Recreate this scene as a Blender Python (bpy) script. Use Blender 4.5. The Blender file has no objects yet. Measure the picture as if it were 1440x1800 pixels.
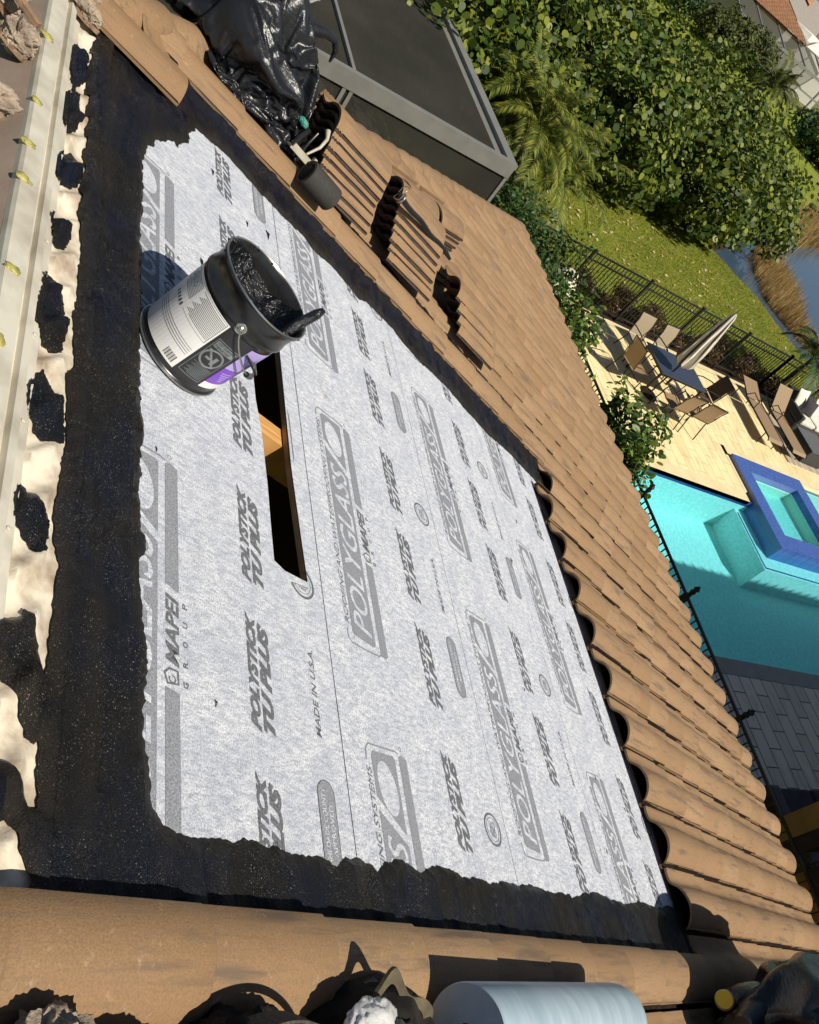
import bpy, bmesh, math, random
import numpy as np
from mathutils import Vector, Matrix, Quaternion, noise as mnoise
from mathutils.geometry import delaunay_2d_cdt
from math import sin, cos, pi, radians, sqrt, atan2
random.seed(7); rng = np.random.default_rng(7)
S = bpy.context.scene; COL = S.collection

# ---------------------------------------------------------------- camera, sky, sun
PITCH = 0.40583                                    # roof slope
CT, ST = cos(PITCH), sin(PITCH)
CAM_LOC = Vector((-2.0239, 1.29608, 1.88832))
RW = np.array([[-0.171565, -0.821173, 0.544279], [-0.795357, -0.210564, -0.568393], [0.581355, -0.530412, -0.617]])
cam = bpy.data.cameras.new('camera'); camo = bpy.data.objects.new('camera', cam); COL.objects.link(camo)
m = Matrix.Identity(4)
for i in range(3):
    m[i][0] = RW[0][i]; m[i][1] = -RW[1][i]; m[i][2] = -RW[2][i]
m.translation = CAM_LOC
camo.matrix_world = m
cam.sensor_fit = 'HORIZONTAL'; cam.sensor_width = 36; cam.lens = 36 * 1460.745 / 1440
cam.clip_start = 0.02; cam.clip_end = 900
S.camera = camo
TOSUN = Vector((-.79, -.42, 1)).normalized()
w = bpy.data.worlds.new('World'); S.world = w; w.use_nodes = True
nt = w.node_tree; sky = nt.nodes.new('ShaderNodeTexSky'); sky.sky_type = 'NISHITA'; sky.sun_disc = False
sky.sun_elevation = math.asin(TOSUN.z); sky.sun_rotation = atan2(TOSUN.x, TOSUN.y)
sky.air_density = 1.0; sky.dust_density = .6; sky.ozone_density = 1.2
bg = nt.nodes['Background']; bg.inputs[1].default_value = 0.055
nt.links.new(sky.outputs[0], bg.inputs[0])
sl = bpy.data.lights.new('sun', 'SUN'); sl.energy = 5.0; sl.angle = radians(.53); sl.color = (1, .94, .83)
so = bpy.data.objects.new('sun', sl); COL.objects.link(so)
so.rotation_euler = TOSUN.to_track_quat('Z', 'Y').to_euler()
S.view_settings.view_transform = 'Standard'; S.view_settings.look = 'None'
S.view_settings.exposure = 0.14; S.view_settings.gamma = 1

# ---------------------------------------------------------------- frames
ROOF = Matrix(((1, 0, 0, 0), (0, CT, -ST, 0), (0, ST, CT, 0), (0, 0, 0, 1)))     # local (u, -v, n)
G = -4.97
def roofp(u, v, n=0): return ROOF @ Vector((u, -v, n))
def roofm(u, v, n=0, rz=0, rx=0, ry=0):
    return Matrix.Translation(roofp(u, v, n)) @ ROOF @ Matrix.Rotation(rz, 4, 'Z') @ Matrix.Rotation(rx, 4, 'X') @ Matrix.Rotation(ry, 4, 'Y')

# ---------------------------------------------------------------- materials
MATS = {}
def nd(t, kind, **kw):
    n = t.nodes.new(kind)
    for k, v in kw.items(): setattr(n, k, v)
    return n
def ramp(t, fac, stops):
    r = nd(t, 'ShaderNodeValToRGB'); e = r.color_ramp.elements
    while len(e) < len(stops): e.new(.5)
    for i, (p, c) in enumerate(stops):
        e[i].position = p; e[i].color = (*c, 1) if len(c) == 3 else c
    t.links.new(fac, r.inputs[0]); return r.outputs[0]
def mixc(t, f, a, b, mode='MIX'):
    n = nd(t, 'ShaderNodeMix', data_type='RGBA', blend_type=mode)
    for s, x in ((n.inputs[0], f), (n.inputs[6], a), (n.inputs[7], b)):
        if isinstance(x, (int, float)): s.default_value = x
        elif isinstance(x, tuple): s.default_value = (*x, 1)
        else: t.links.new(x, s)
    return n.outputs[2]
def coords(t, stretch=(1, 1, 1), rot=(0, 0, 0), kind='Object'):
    c = nd(t, 'ShaderNodeTexCoord'); mp = nd(t, 'ShaderNodeMapping')
    mp.inputs['Scale'].default_value = stretch; mp.inputs['Rotation'].default_value = rot
    t.links.new(c.outputs[kind], mp.inputs[0]); return mp.outputs[0]
def tnoise(t, vec, scale, detail=4, rough=.55, dist=0):
    n = nd(t, 'ShaderNodeTexNoise'); n.inputs['Scale'].default_value = scale
    n.inputs['Detail'].default_value = detail; n.inputs['Roughness'].default_value = rough
    n.inputs['Distortion'].default_value = dist
    if vec is not None: t.links.new(vec, n.inputs['Vector'])
    return n.outputs['Fac']
def base(name, rough=.6, metal=0, spec=.5):
    mt = bpy.data.materials.new(name); mt.use_nodes = True; t = mt.node_tree
    b = t.nodes['Principled BSDF']; b.inputs['Roughness'].default_value = rough
    b.inputs['Metallic'].default_value = metal; b.inputs['Specular IOR Level'].default_value = spec
    MATS[name] = mt; return mt, t, b
def bump(t, b, h, strength=.3, dist=.01):
    n = nd(t, 'ShaderNodeBump'); n.inputs['Strength'].default_value = strength; n.inputs['Distance'].default_value = dist
    t.links.new(h, n.inputs['Height']); t.links.new(n.outputs[0], b.inputs['Normal'])
def pm(name, c1, c2=None, scale=8, detail=5, rough=.6, metal=0, spec=.5, bs=0, bd=.002, bscale=60, stretch=(1, 1, 1), lo=.35, hi=.65):
    mt, t, b = base(name, rough, metal, spec)
    if c2 is None: c2 = tuple(x * .75 for x in c1)
    v = coords(t, stretch); f = tnoise(t, v, scale, detail)
    t.links.new(ramp(t, f, [(lo, c1), (hi, c2)]), b.inputs['Base Color'])
    if bs: bump(t, b, tnoise(t, v, bscale, 4), bs, bd)
    return mt

def mk_tile():
    mt, t, b = base('concrete_tile', .75, 0, .35)
    v = coords(t)
    at = nd(t, 'ShaderNodeAttribute', attribute_name='tint')
    big = tnoise(t, v, 1.3, 3)
    grain = tnoise(t, v, 260, 3, .6)
    streak = tnoise(t, coords(t, (26, 2.6, 26)), 1.0, 5, .6)
    streak2 = tnoise(t, coords(t, (90, 9, 90)), 1.0, 3, .6)
    c = mixc(t, at.outputs['Fac'], (.275, .162, .078), (.365, .232, .124))
    c = mixc(t, ramp(t, big, [(.35, (0, 0, 0)), (.7, (.5, .5, .5))]), c, (.27, .17, .085))
    c = mixc(t, ramp(t, streak, [(.54, (0, 0, 0)), (.68, (.85, .85, .85))]), c, (.12, .09, .065))
    c = mixc(t, ramp(t, streak2, [(.50, (0, 0, 0)), (.72, (.6, .6, .6))]), c, (.20, .135, .085))
    c = mixc(t, ramp(t, grain, [(.34, (.6, .6, .6)), (.6, (0, 0, 0))]), c, (.17, .10, .05))
    c = mixc(t, ramp(t, tnoise(t, v, 34, 4, .7), [(.62, (0, 0, 0)), (.72, (.5, .5, .5))]), c, (.44, .31, .19))
    t.links.new(c, b.inputs['Base Color'])
    bump(t, b, mixc(t, .4, grain, tnoise(t, v, 28, 4, .7)), .5, .004)
mk_tile()
def mk_cement():
    mt, t, b = base('black_roof_cement', .42, 0, .20)
    v = coords(t)
    f = tnoise(t, v, 3.2, 4)
    c = ramp(t, f, [(.44, (.0022, .0042, .0125)), (.60, (.006, .0054, .0046))])
    edge = nd(t, 'ShaderNodeAttribute', attribute_name='thin')
    c = mixc(t, edge.outputs['Fac'], c, (.022, .018, .013))
    patch = ramp(t, tnoise(t, v, 7, 8, .75), [(.42, (.08,) * 3), (.60, (1,) * 3)])
    for sc, lo_, hi_ in ((170, .62, .72), (330, .42, .6)):
        g = nd(t, 'ShaderNodeTexVoronoi'); g.inputs['Scale'].default_value = sc; t.links.new(v, g.inputs['Vector'])
        sp = ramp(t, g.outputs['Distance'], [(.10, (1, 1, 1)), (.26, (0, 0, 0))])
        cell = nd(t, 'ShaderNodeSeparateColor'); t.links.new(g.outputs['Color'], cell.inputs[0])
        pick = ramp(t, cell.outputs[0], [(lo_, (0, 0, 0)), (hi_, (1, 1, 1))])
        k = mixc(t, 1.0, mixc(t, 1.0, sp, patch, 'MULTIPLY'), pick, 'MULTIPLY')
        c = mixc(t, k, c, (.26, .25, .22))  # pale specks paint the sparkle of the granules into the colour
    t.links.new(c, b.inputs['Base Color'])
    rr = ramp(t, tnoise(t, v, 2.2, 3), [(.38, (.20,) * 3), (.60, (.62,) * 3)]); t.links.new(rr, b.inputs['Roughness'])
    h = mixc(t, .5, tnoise(t, v, 260, 4, .7), tnoise(t, coords(t, (5, 90, 60)), 1, 5, .7))
    bump(t, b, h, 1.0, .008)
mk_cement()
def mk_membrane():
    mt, t, b = base('printed_membrane', .85, 0, .2)
    v = coords(t)
    f = tnoise(t, v, 7, 7, .68); g = tnoise(t, v, 210, 4, .85)
    st = tnoise(t, coords(t, (75, 26, 26), (0, 0, .5)), 1, 6, .75)
    c = ramp(t, f, [(.32, (.58, .60, .66)), (.62, (.80, .81, .83))])
    c = mixc(t, ramp(t, st, [(.40, (.7,) * 3), (.56, (0,) * 3)]), c, (.36, .38, .44))
    c = mixc(t, ramp(t, g, [(.38, (.8,) * 3), (.52, (0,) * 3)]), c, (.20, .22, .27))
    c = mixc(t, ramp(t, g, [(.58, (0,) * 3), (.68, (.7,) * 3)]), c, (.92, .93, .95))
    dirt = ramp(t, tnoise(t, v, 5.2, 9, .74), [(.63, (0,) * 3), (.72, (.75,) * 3)])
    c = mixc(t, dirt, c, (.30, .20, .10))
    t.links.new(c, b.inputs['Base Color'])
    bump(t, b, mixc(t, .5, g, mixc(t, .5, tnoise(t, coords(t, (22, 5, 5), (0, 0, .35)), 1, 5), tnoise(t, coords(t, (7, 2.5, 5), (0, 0, .5)), 1, 3))), .9, .008)
    mt2, t, b = base('grey_print_ink', .8, 0, .2)
    g = tnoise(t, coords(t), 230, 3, .75)
    t.links.new(ramp(t, g, [(.35, (.13, .135, .15)), (.65, (.32, .33, .355))]), b.inputs['Base Color'])
    mt3, t, b = base('dark_print_ink', .8, 0, .2)
    g = tnoise(t, coords(t), 230, 3, .75)
    t.links.new(ramp(t, g, [(.35, (.06, .063, .07)), (.68, (.20, .205, .22))]), b.inputs['Base Color'])
mk_membrane()
pm('cream_metal', (.70, .62, .48), (.30, .22, .15), 11, 9, .5, 0, .4, .35, .003, 130, (1, 1, 1), .42, .68)
pm('galvanised_channel', (.60, .56, .46), (.40, .36, .28), 8, 7, .5, .1, .5, .2, .002, 160, (1, 1, 1), .4, .7)
pm('yellow_foam', (.46, .40, .11), (.22, .20, .06), 40, 4, .35, 0, .5, .6, .006, 90)
pm('back_slope_felt', (.26, .20, .155), (.20, .155, .12), 6, 5, .85, 0, .2, .3, .003, 90)
pm('plywood', (.42, .27, .13), (.30, .18, .08), 3, 5, .7, 0, .3, .2, .002, 60, (2, 30, 2))
pm('pine_lumber', (.66, .38, .14), (.48, .24, .07), 2, 5, .6, 0, .3, .2, .002, 40, (40, 3, 3))
pm('underlay_grey', (.13, .105, .085), (.075, .06, .05), 10, 5, .8, 0, .3, .3, .003, 90)
pm('black_paint', (.012, .012, .013), (.02, .02, .02), 30, 3, .28, 0, .5)
pm('tar', (.004, .004, .005), (.009, .009, .01), 12, 4, .16, 0, .6, 1.0, .02, 45)
pm('black_plastic_bag', (.009, .010, .012), (.018, .018, .02), 5, 3, .30, 0, .5, .45, .008, 30, (1, 1, 3))
pm('black_fabric', (.016, .013, .010), (.030, .026, .020), 20, 4, .9, 0, .2, .6, .004, 300)
pm('webbing', (.05, .045, .035), (.10, .09, .07), 160, 2, .8, 0, .2, .8, .003, 400)
pm('olive_canvas', (.13, .11, .065), (.075, .06, .035), 22, 4, .85, 0, .2, .5, .003, 240)
pm('granulated_black', (.022, .020, .017), (.055, .05, .042), 220, 3, .75, 0, .4, .9, .003, 320)
pm('steel', (.55, .54, .50), (.38, .37, .33), 12, 3, .3, .9)
pm('chrome_foil', (.78, .76, .72), (.6, .58, .55), 6, 3, .3, .25, .5, .5, .02, 20)
pm('label_white', (.86, .84, .80), (.78, .76, .72), 6, 3, .4)
pm('label_black', (.02, .02, .02), (.028, .027, .025), 6, 3, .35)
pm('label_grey', (.24, .26, .26), (.17, .18, .18), 30, 3, .4)
pm('label_purple', (.22, .07, .55), (.15, .05, .42), 5, 3, .35)
pm('label_lavender', (.48, .38, .72), (.42, .33, .66), 5, 3, .35)
pm('label_ink', (.06, .06, .06), (.09, .09, .09), 30, 2, .5)
pm('blue_film', (.42, .51, .56), (.30, .39, .44), 6, 8, .38, 0, .5, .12, .004, 9, (1, 3, 1))
pm('yellow_cap', (.85, .60, .03), (.78, .54, .03), 8, 2, .35)
pm('clear_plastic', (.09, .09, .075), (.035, .033, .028), 14, 3, .15, 0, .6)
pm('mortar', (.42, .34, .25), (.20, .15, .11), 18, 6, .9, 0, .2, 1.0, .012, 40)
pm('broken_tile', (.33, .20, .12), (.20, .13, .085), 14, 6, .85, 0, .2, .9, .006, 60)
pm('tile_groove_shade', (.030, .020, .013), (.015, .010, .007), 30, 4, .9, 0, .1)  # near-black colour stands for the shade inside the side-lap groove
pm('tile_edge', (.105, .072, .053), (.06, .042, .032), 30, 5, .8, 0, .3, .5, .003, 120)
pm('enclosure_aluminium', (.22, .215, .19), (.19, .185, .165), 4, 3, .45, .1)
pm('yellow_stucco', (.42, .28, .07), (.37, .245, .06), 3, 4, .85, 0, .2, .5, .004, 150)
pm('dark_trim', (.03, .025, .018), (.04, .033, .025), 8, 3, .5)
pm('soil_mulch', (.05, .032, .022), (.018, .012, .009), 22, 6, .95, 0, .2, 1, .03, 30)
pm('fence_black', (.007, .007, .008), (.011, .011, .011), 8, 2, .35)
pm('sling_tan', (.30, .20, .11), (.25, .165, .09), 60, 2, .7)
pm('sling_beige', (.34, .27, .175), (.29, .235, .155), 60, 2, .7)
pm('sling_brown', (.11, .065, .035), (.085, .05, .03), 60, 2, .7)
pm('bronze_frame', (.035, .025, .018), (.05, .035, .025), 10, 2, .4, .5)
pm('cushion_white', (.72, .68, .58), (.64, .60, .50), 8, 3, .9)
pm('cushion_plum', (.035, .025, .035), (.05, .04, .05), 8, 3, .9)
pm('wicker_dark', (.030, .029, .027), (.055, .052, .048), 70, 3, .6, 0, .4, .8, .004, 160)
pm('stone_grey', (.10, .105, .10), (.14, .14, .135), 20, 3, .5)
pm('rock_white', (.74, .70, .52), (.60, .55, .40), 8, 4, .8, 0, .2, .5, .01, 30)
pm('white_wall', (.85, .82, .74), (.80, .77, .69), 3, 3, .8)
pm('shade_wall', (.30, .26, .22), (.26, .23, .19), 3, 3, .8)  # dark copy of the wall, its shade put into the colour
pm('bark', (.10, .075, .05), (.05, .04, .03), 12, 5, .9, 0, .2, .8, .01, 40)
pm('teal_cloth', (.06, .28, .22), (.04, .2, .16), 20, 3, .8)
pm('pale_handle', (.45, .42, .32), (.36, .33, .25), 20, 3, .4)
pm('red_paint', (.6, .06, .05), (.5, .05, .04), 20, 3, .6)

def mk_leaf(name, a, b_, c_, trans=.25, rough=.38):
    mt, t, b = base(name, rough, 0, .3)
    g = nd(t, 'ShaderNodeNewGeometry')
    c = ramp(t, g.outputs['Random Per Island'], [(0, a), (.55, b_), (.93, c_)])
    t.links.new(c, b.inputs['Base Color'])
    tr = nd(t, 'ShaderNodeBsdfTranslucent'); mx = nd(t, 'ShaderNodeMixShader'); mx.inputs[0].default_value = trans
    t.links.new(c, tr.inputs[0]); t.links.new(b.outputs[0], mx.inputs[1]); t.links.new(tr.outputs[0], mx.inputs[2])
    t.links.new(mx.outputs[0], t.nodes['Material Output'].inputs[0])
mk_leaf('sea_grape_leaf', (.034, .058, .008), (.075, .115, .014), (.22, .24, .032), .2, .5)
mk_leaf('clusia_leaf', (.035, .075, .012), (.085, .145, .022), (.20, .24, .04), .2, .42)
mk_leaf('dark_leaf', (.018, .05, .012), (.04, .09, .022), (.09, .14, .03), .15, .55)
mk_leaf('palm_leaf', (.045, .075, .012), (.12, .15, .024), (.28, .27, .04), .25, .6)
mk_leaf('copper_leaf', (.05, .03, .015), (.10, .065, .03), (.17, .10, .035), .2)
mk_leaf('far_leaf', (.035, .05, .012), (.07, .085, .018), (.13, .14, .03), .2, .7)
mk_leaf('reed_blade', (.26, .17, .06), (.42, .27, .09), (.55, .40, .18), .2, .8)
mk_leaf('fallen_leaf_mat', (.45, .30, .10), (.55, .42, .18), (.6, .5, .25), .2, .8)
def mk_lawn():
    mt, t, b = base('lawn_grass', .9, 0, .15)
    v = coords(t)
    f = tnoise(t, v, .8, 8, .7); g = tnoise(t, v, 26, 5, .8)
    c = ramp(t, f, [(.34, (.19, .25, .030)), (.5, (.28, .32, .042)), (.68, (.43, .41, .08))])
    c = mixc(t, ramp(t, g, [(.35, (.75,) * 3), (.6, (0,) * 3)]), c, (.09, .11, .018))
    t.links.new(c, b.inputs['Base Color']); bump(t, b, g, .9, .05)
mk_lawn()
def mk_pavers(name, cols, mort, msize=.006):
    mt, t, b = base(name, .6, 0, .3)
    v = coords(t)
    br = nd(t, 'ShaderNodeTexBrick'); br.offset = .5; br.inputs['Scale'].default_value = 1
    br.inputs['Brick Width'].default_value = .61; br.inputs['Row Height'].default_value = .305
    br.inputs['Mortar Size'].default_value = msize; br.inputs['Mortar Smooth'].default_value = .2; br.inputs['Bias'].default_value = -.3
    br.inputs['Color1'].default_value = (*cols[0], 1); br.inputs['Color2'].default_value = (*cols[1], 1); br.inputs['Mortar'].default_value = (*mort, 1)
    t.links.new(v, br.inputs['Vector'])
    st = tnoise(t, coords(t, (1.2, 5, 1)), 1.5, 6, .65)
    c = mixc(t, ramp(t, st, [(.5, (0,) * 3), (.72, (.75,) * 3)]), br.outputs[0], cols[2])
    t.links.new(c, b.inputs['Base Color']); bump(t, b, br.outputs['Fac'], -.3, .004)
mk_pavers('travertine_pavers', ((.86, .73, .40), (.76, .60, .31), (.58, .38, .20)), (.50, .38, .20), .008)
mk_pavers('shaded_pavers', ((.80, .68, .52), (.60, .50, .38), (.36, .31, .24)), (.10, .09, .07), .011)  # patio pavers again, their shaded tone put into the colours
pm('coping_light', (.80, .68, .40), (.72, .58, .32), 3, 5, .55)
pm('coping_shade', (.34, .31, .26), (.28, .26, .22), 3, 5, .6)  # same coping on the shaded side, darkened in its colour
pm('striped_deck', (.50, .44, .33), (.30, .25, .18), 1, 1, .7, 0, .3, 0, .01, 10, (.2, 14, 1), .46, .54)
pm('pool_plaster', (.50, .78, .72), (.74, .92, .86), 14, 8, .7, 0, .3, 0)  # plaster mottle that also paints the water's light network on the floor
pm('spa_plaster', (.80, .86, .70), (.72, .80, .66), 9, 4, .7)
pm('tile_band_blue', (.02, .04, .20), (.05, .09, .3), 40, 2, .3)
def mk_mosaic():
    mt, t, b = base('blue_mosaic', .22, 0, .6)
    v = coords(t)
    br = nd(t, 'ShaderNodeTexBrick'); br.offset = 0; br.inputs['Scale'].default_value = 1
    br.inputs['Brick Width'].default_value = .03; br.inputs['Row Height'].default_value = .03; br.inputs['Mortar Size'].default_value = .003
    br.inputs['Color1'].default_value = (.015, .045, .27, 1); br.inputs['Color2'].default_value = (.04, .12, .42, 1); br.inputs['Mortar'].default_value = (.12, .18, .42, 1)
    t.links.new(v, br.inputs['Vector']); t.links.new(br.outputs[0], b.inputs['Base Color'])
mk_mosaic()
def mk_water(name, col, absorb=True, scale=3.5, bs=.25):
    mt = bpy.data.materials.new(name); mt.use_nodes = True; MATS[name] = mt; t = mt.node_tree
    t.nodes.remove(t.nodes['Principled BSDF'])
    gl = nd(t, 'ShaderNodeBsdfGlossy'); gl.inputs['Roughness'].default_value = .03
    tr = nd(t, 'ShaderNodeBsdfTransparent'); tr.inputs[0].default_value = (*col, 1)
    fr = nd(t, 'ShaderNodeFresnel'); fr.inputs['IOR'].default_value = 1.33
    bn = nd(t, 'ShaderNodeBump'); bn.inputs['Strength'].default_value = bs; bn.inputs['Distance'].default_value = .02
    t.links.new(tnoise(t, coords(t), scale, 4), bn.inputs['Height'])
    t.links.new(bn.outputs[0], gl.inputs['Normal']); t.links.new(bn.outputs[0], fr.inputs['Normal'])
    mx = nd(t, 'ShaderNodeMixShader'); t.links.new(fr.outputs[0], mx.inputs[0]); t.links.new(tr.outputs[0], mx.inputs[1]); t.links.new(gl.outputs[0], mx.inputs[2])
    t.links.new(mx.outputs[0], t.nodes['Material Output'].inputs[0])
mk_water('pool_water', (.52, .86, .93))
mk_water('spa_water', (.86, .97, .96))
mt, t, b = base('lake_water', .06, 0, .5)
t.links.new(ramp(t, tnoise(t, coords(t), .15, 4), [(.4, (.05, .085, .13)), (.7, (.07, .105, .15))]), b.inputs['Base Color']); bump(t, b, tnoise(t, coords(t), 6, 4), .12, .02)
def mk_screen():
    mt, t, b = base('insect_screen', .8, 0, .2)
    t.links.new(ramp(t, tnoise(t, coords(t), .7, 4), [(.35, (.034, .033, .026)), (.7, (.055, .052, .038))]), b.inputs['Base Color'])
    tr = nd(t, 'ShaderNodeBsdfTransparent'); mx = nd(t, 'ShaderNodeMixShader'); mx.inputs[0].default_value = .36
    t.links.new(b.outputs[0], mx.inputs[1]); t.links.new(tr.outputs[0], mx.inputs[2]); t.links.new(mx.outputs[0], t.nodes['Material Output'].inputs[0])
mk_screen()
mt, t, b = base('far_screen', .8, 0, .2)
b.inputs['Base Color'].default_value = (.10, .095, .085, 1)
tr = nd(t, 'ShaderNodeBsdfTransparent'); mx = nd(t, 'ShaderNodeMixShader'); mx.inputs[0].default_value = .45
t.links.new(b.outputs[0], mx.inputs[1]); t.links.new(tr.outputs[0], mx.inputs[2]); t.links.new(mx.outputs[0], t.nodes['Material Output'].inputs[0])
mt, t, b = base('orange_shingle', .85, 0, .2)
br = nd(t, 'ShaderNodeTexBrick'); br.inputs['Scale'].default_value = 1; br.inputs['Brick Width'].default_value = .5; br.inputs['Row Height'].default_value = .4; br.inputs['Mortar Size'].default_value = .03
br.inputs['Color1'].default_value = (.50, .27, .14, 1); br.inputs['Color2'].default_value = (.42, .22, .12, 1); br.inputs['Mortar'].default_value = (.22, .12, .07, 1)
t.links.new(coords(t), br.inputs['Vector']); t.links.new(br.outputs[0], b.inputs['Base Color'])
def mk_table():
    mt, t, b = base('slatted_blue_grey', .35, 0, .5)
    wv = nd(t, 'ShaderNodeTexWave', wave_type='BANDS', bands_direction='Y'); wv.inputs['Scale'].default_value = 5.5
    t.links.new(coords(t), wv.inputs['Vector'])
    t.links.new(ramp(t, wv.outputs['Fac'], [(.12, (.015, .018, .025)), (.25, (.05, .065, .10))]), b.inputs['Base Color'])
mk_table()

# ---------------------------------------------------------------- mesh helpers
def tagp(o, label=None, cat=None, group=None, kind=None):
    if label: o['label'] = label
    if cat: o['category'] = cat
    if group: o['group'] = group
    if kind: o['kind'] = kind
    return o
def link(name, me, mats, parent=None, mw=None, smooth=False):
    o = bpy.data.objects.new(name, me); COL.objects.link(o)
    for mn in ([mats] if isinstance(mats, str) else mats): me.materials.append(MATS[mn])
    if parent is not None: o.parent = parent
    if mw is not None: o.matrix_local = (PW[parent.name].inverted() @ mw) if parent is not None and parent.name in PW else mw
    if smooth: me.polygons.foreach_set('use_smooth', [True] * len(me.polygons))
    return o
PW = {}
def empty(name, mw, label, cat, group=None):
    o = bpy.data.objects.new(name, None); COL.objects.link(o); o.matrix_world = mw
    o.empty_display_size = .1; PW[o.name] = mw.copy()
    return tagp(o, label, cat, group)
def polymesh(name, verts, faces, mi=None):
    me = bpy.data.meshes.new(name); me.from_pydata([tuple(map(float, v)) for v in verts], [], [tuple(map(int, f)) for f in faces])
    if mi is not None: me.polygons.foreach_set('material_index', mi)
    me.update(); return me
class MB:
    def __init__(s): s.v = []; s.f = []; s.m = []
    def add(s, vs, fs, mi=0):
        k = len(s.v); s.v += [tuple(x) for x in vs]; s.f += [tuple(i + k for i in f) for f in fs]; s.m += [mi] * len(fs); return s
    def box(s, x0, x1, y0, y1, z0, z1, mi=0, M=None):
        vs = [Vector((x, y, z)) for z in (z0, z1) for y in (y0, y1) for x in (x0, x1)]
        if M is not None: vs = [M @ v for v in vs]
        return s.add(vs, [(0, 2, 3, 1), (4, 5, 7, 6), (0, 1, 5, 4), (2, 6, 7, 3), (0, 4, 6, 2), (1, 3, 7, 5)], mi)
    def bar(s, a, b, w_, h=None, mi=0):
        a = Vector(a); b = Vector(b); h = h or w_; d = (b - a)
        M = Matrix.Translation(a) @ d.to_track_quat('X', 'Z').to_matrix().to_4x4()
        return s.box(0, d.length, -w_ / 2, w_ / 2, -h / 2, h / 2, mi, M)
    def tube(s, pts, r, seg=8, mi=0, closed=False, cap=True):
        pts = [Vector(p) for p in pts]; n = len(pts); rs = r if hasattr(r, '__len__') else [r] * n; k = len(s.v); up = None
        for i, p in enumerate(pts):
            if closed: d = pts[(i + 1) % n] - pts[i - 1]
            else: d = (pts[min(i + 1, n - 1)] - pts[max(i - 1, 0)])
            d = d.normalized() if d.length > 1e-9 else Vector((0, 0, 1))
            if up is None: up = d.orthogonal().normalized()
            up = (up - d * up.dot(d)); up = up.normalized() if up.length > 1e-6 else d.orthogonal().normalized()
            sd = d.cross(up)
            for j in range(seg):
                a = 2 * pi * j / seg; s.v.append(tuple(p + (up * cos(a) + sd * sin(a)) * rs[i]))
        for i in range(n if closed else n - 1):
            for j in range(seg):
                a = k + i * seg + j; b_ = k + i * seg + (j + 1) % seg; c = k + ((i + 1) % n) * seg + (j + 1) % seg; d_ = k + ((i + 1) % n) * seg + j
                s.f.append((a, b_, c, d_)); s.m.append(mi)
        if cap and not closed:
            s.f.append(tuple(k + j for j in reversed(range(seg)))); s.f.append(tuple(k + (n - 1) * seg + j for j in range(seg))); s.m += [mi, mi]
        return s
    def lathe(s, prof, seg=40, mi=0, M=None, cap0=False, cap1=False):
        k = len(s.v)
        for (r, z) in prof:
            for j in range(seg):
                a = 2 * pi * j / seg; v = Vector((r * cos(a), r * sin(a), z)); s.v.append(tuple(M @ v if M is not None else v))
        for i in range(len(prof) - 1):
            for j in range(seg):
                s.f.append((k + i * seg + j, k + i * seg + (j + 1) % seg, k + (i + 1) * seg + (j + 1) % seg, k + (i + 1) * seg + j)); s.m.append(mi)
        if cap0: s.f.append(tuple(k + j for j in reversed(range(seg)))); s.m.append(mi)
        if cap1: s.f.append(tuple(k + (len(prof) - 1) * seg + j for j in range(seg))); s.m.append(mi)
        return s
    def prism(s, pts, z0, z1, mi=0, M=None):
        n = len(pts); vs = [Vector((x, y, z)) for z in (z0, z1) for x, y in pts]
        if M is not None: vs = [M @ v for v in vs]
        fs = [tuple(reversed(range(n))), tuple(range(n, 2 * n))] + [(i, (i + 1) % n, n + (i + 1) % n, n + i) for i in range(n)]
        return s.add(vs, fs, mi)
    def obj(s, name, mats, parent=None, mw=None, smooth=False, bev=0):
        me = polymesh(name, s.v, s.f, s.m); o = link(name, me, mats, parent, mw, smooth)
        if bev:
            b = o.modifiers.new('b', 'BEVEL'); b.width = bev; b.segments = 2; b.limit_method = 'ANGLE'
        if smooth:
            try: me.set_sharp_from_angle(angle=radians(50))
            except Exception: pass
        return o
def blob(name, mats, parent, mw, rad, sub=4, amp=.2, freq=3, seed=0, ridged=True, flatb=None, smooth=True, octs=3, shape=None):
    bm = bmesh.new(); bmesh.ops.create_icosphere(bm, subdivisions=sub, radius=1)
    for v in bm.verts:
        p = v.co.copy(); d = 0; fr = freq; a = amp
        for k in range(octs):
            nn = mnoise.noise(p * fr + Vector((seed * 7.3, seed * 3.1, k * 11.7)))
            d += a * ((1 - 2.4 * abs(nn)) if ridged else nn * 1.6); fr *= 1.9; a *= .55
        q = p * (1 + d)
        if shape: q = shape(q)
        v.co = Vector((q.x * rad[0], q.y * rad[1], q.z * rad[2]))
        if flatb is not None and v.co.z < flatb: v.co.z = flatb
    me = bpy.data.meshes.new(name); bm.to_mesh(me); bm.free()
    return link(name, me, mats, parent, mw, smooth)
def arrays_mesh(name, V, k, mats, parent=None, mw=None, smooth=False):
    """V: (n, k, 3) array: n separate k-gons"""
    n = V.shape[0]; me = bpy.data.meshes.new(name)
    me.vertices.add(n * k); me.vertices.foreach_set('co', V.reshape(-1).astype(np.float32))
    me.loops.add(n * k); me.loops.foreach_set('vertex_index', np.arange(n * k, dtype=np.int32))
    me.polygons.add(n); me.polygons.foreach_set('loop_start', np.arange(0, n * k, k, dtype=np.int32))
    me.polygons.foreach_set('loop_total', np.full(n, k, dtype=np.int32)); me.update(calc_edges=True); me.validate()
    return link(name, me, mats, parent, mw, smooth)
def norm(a): return a / np.maximum(np.linalg.norm(a, axis=-1, keepdims=True), 1e-9)
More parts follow.
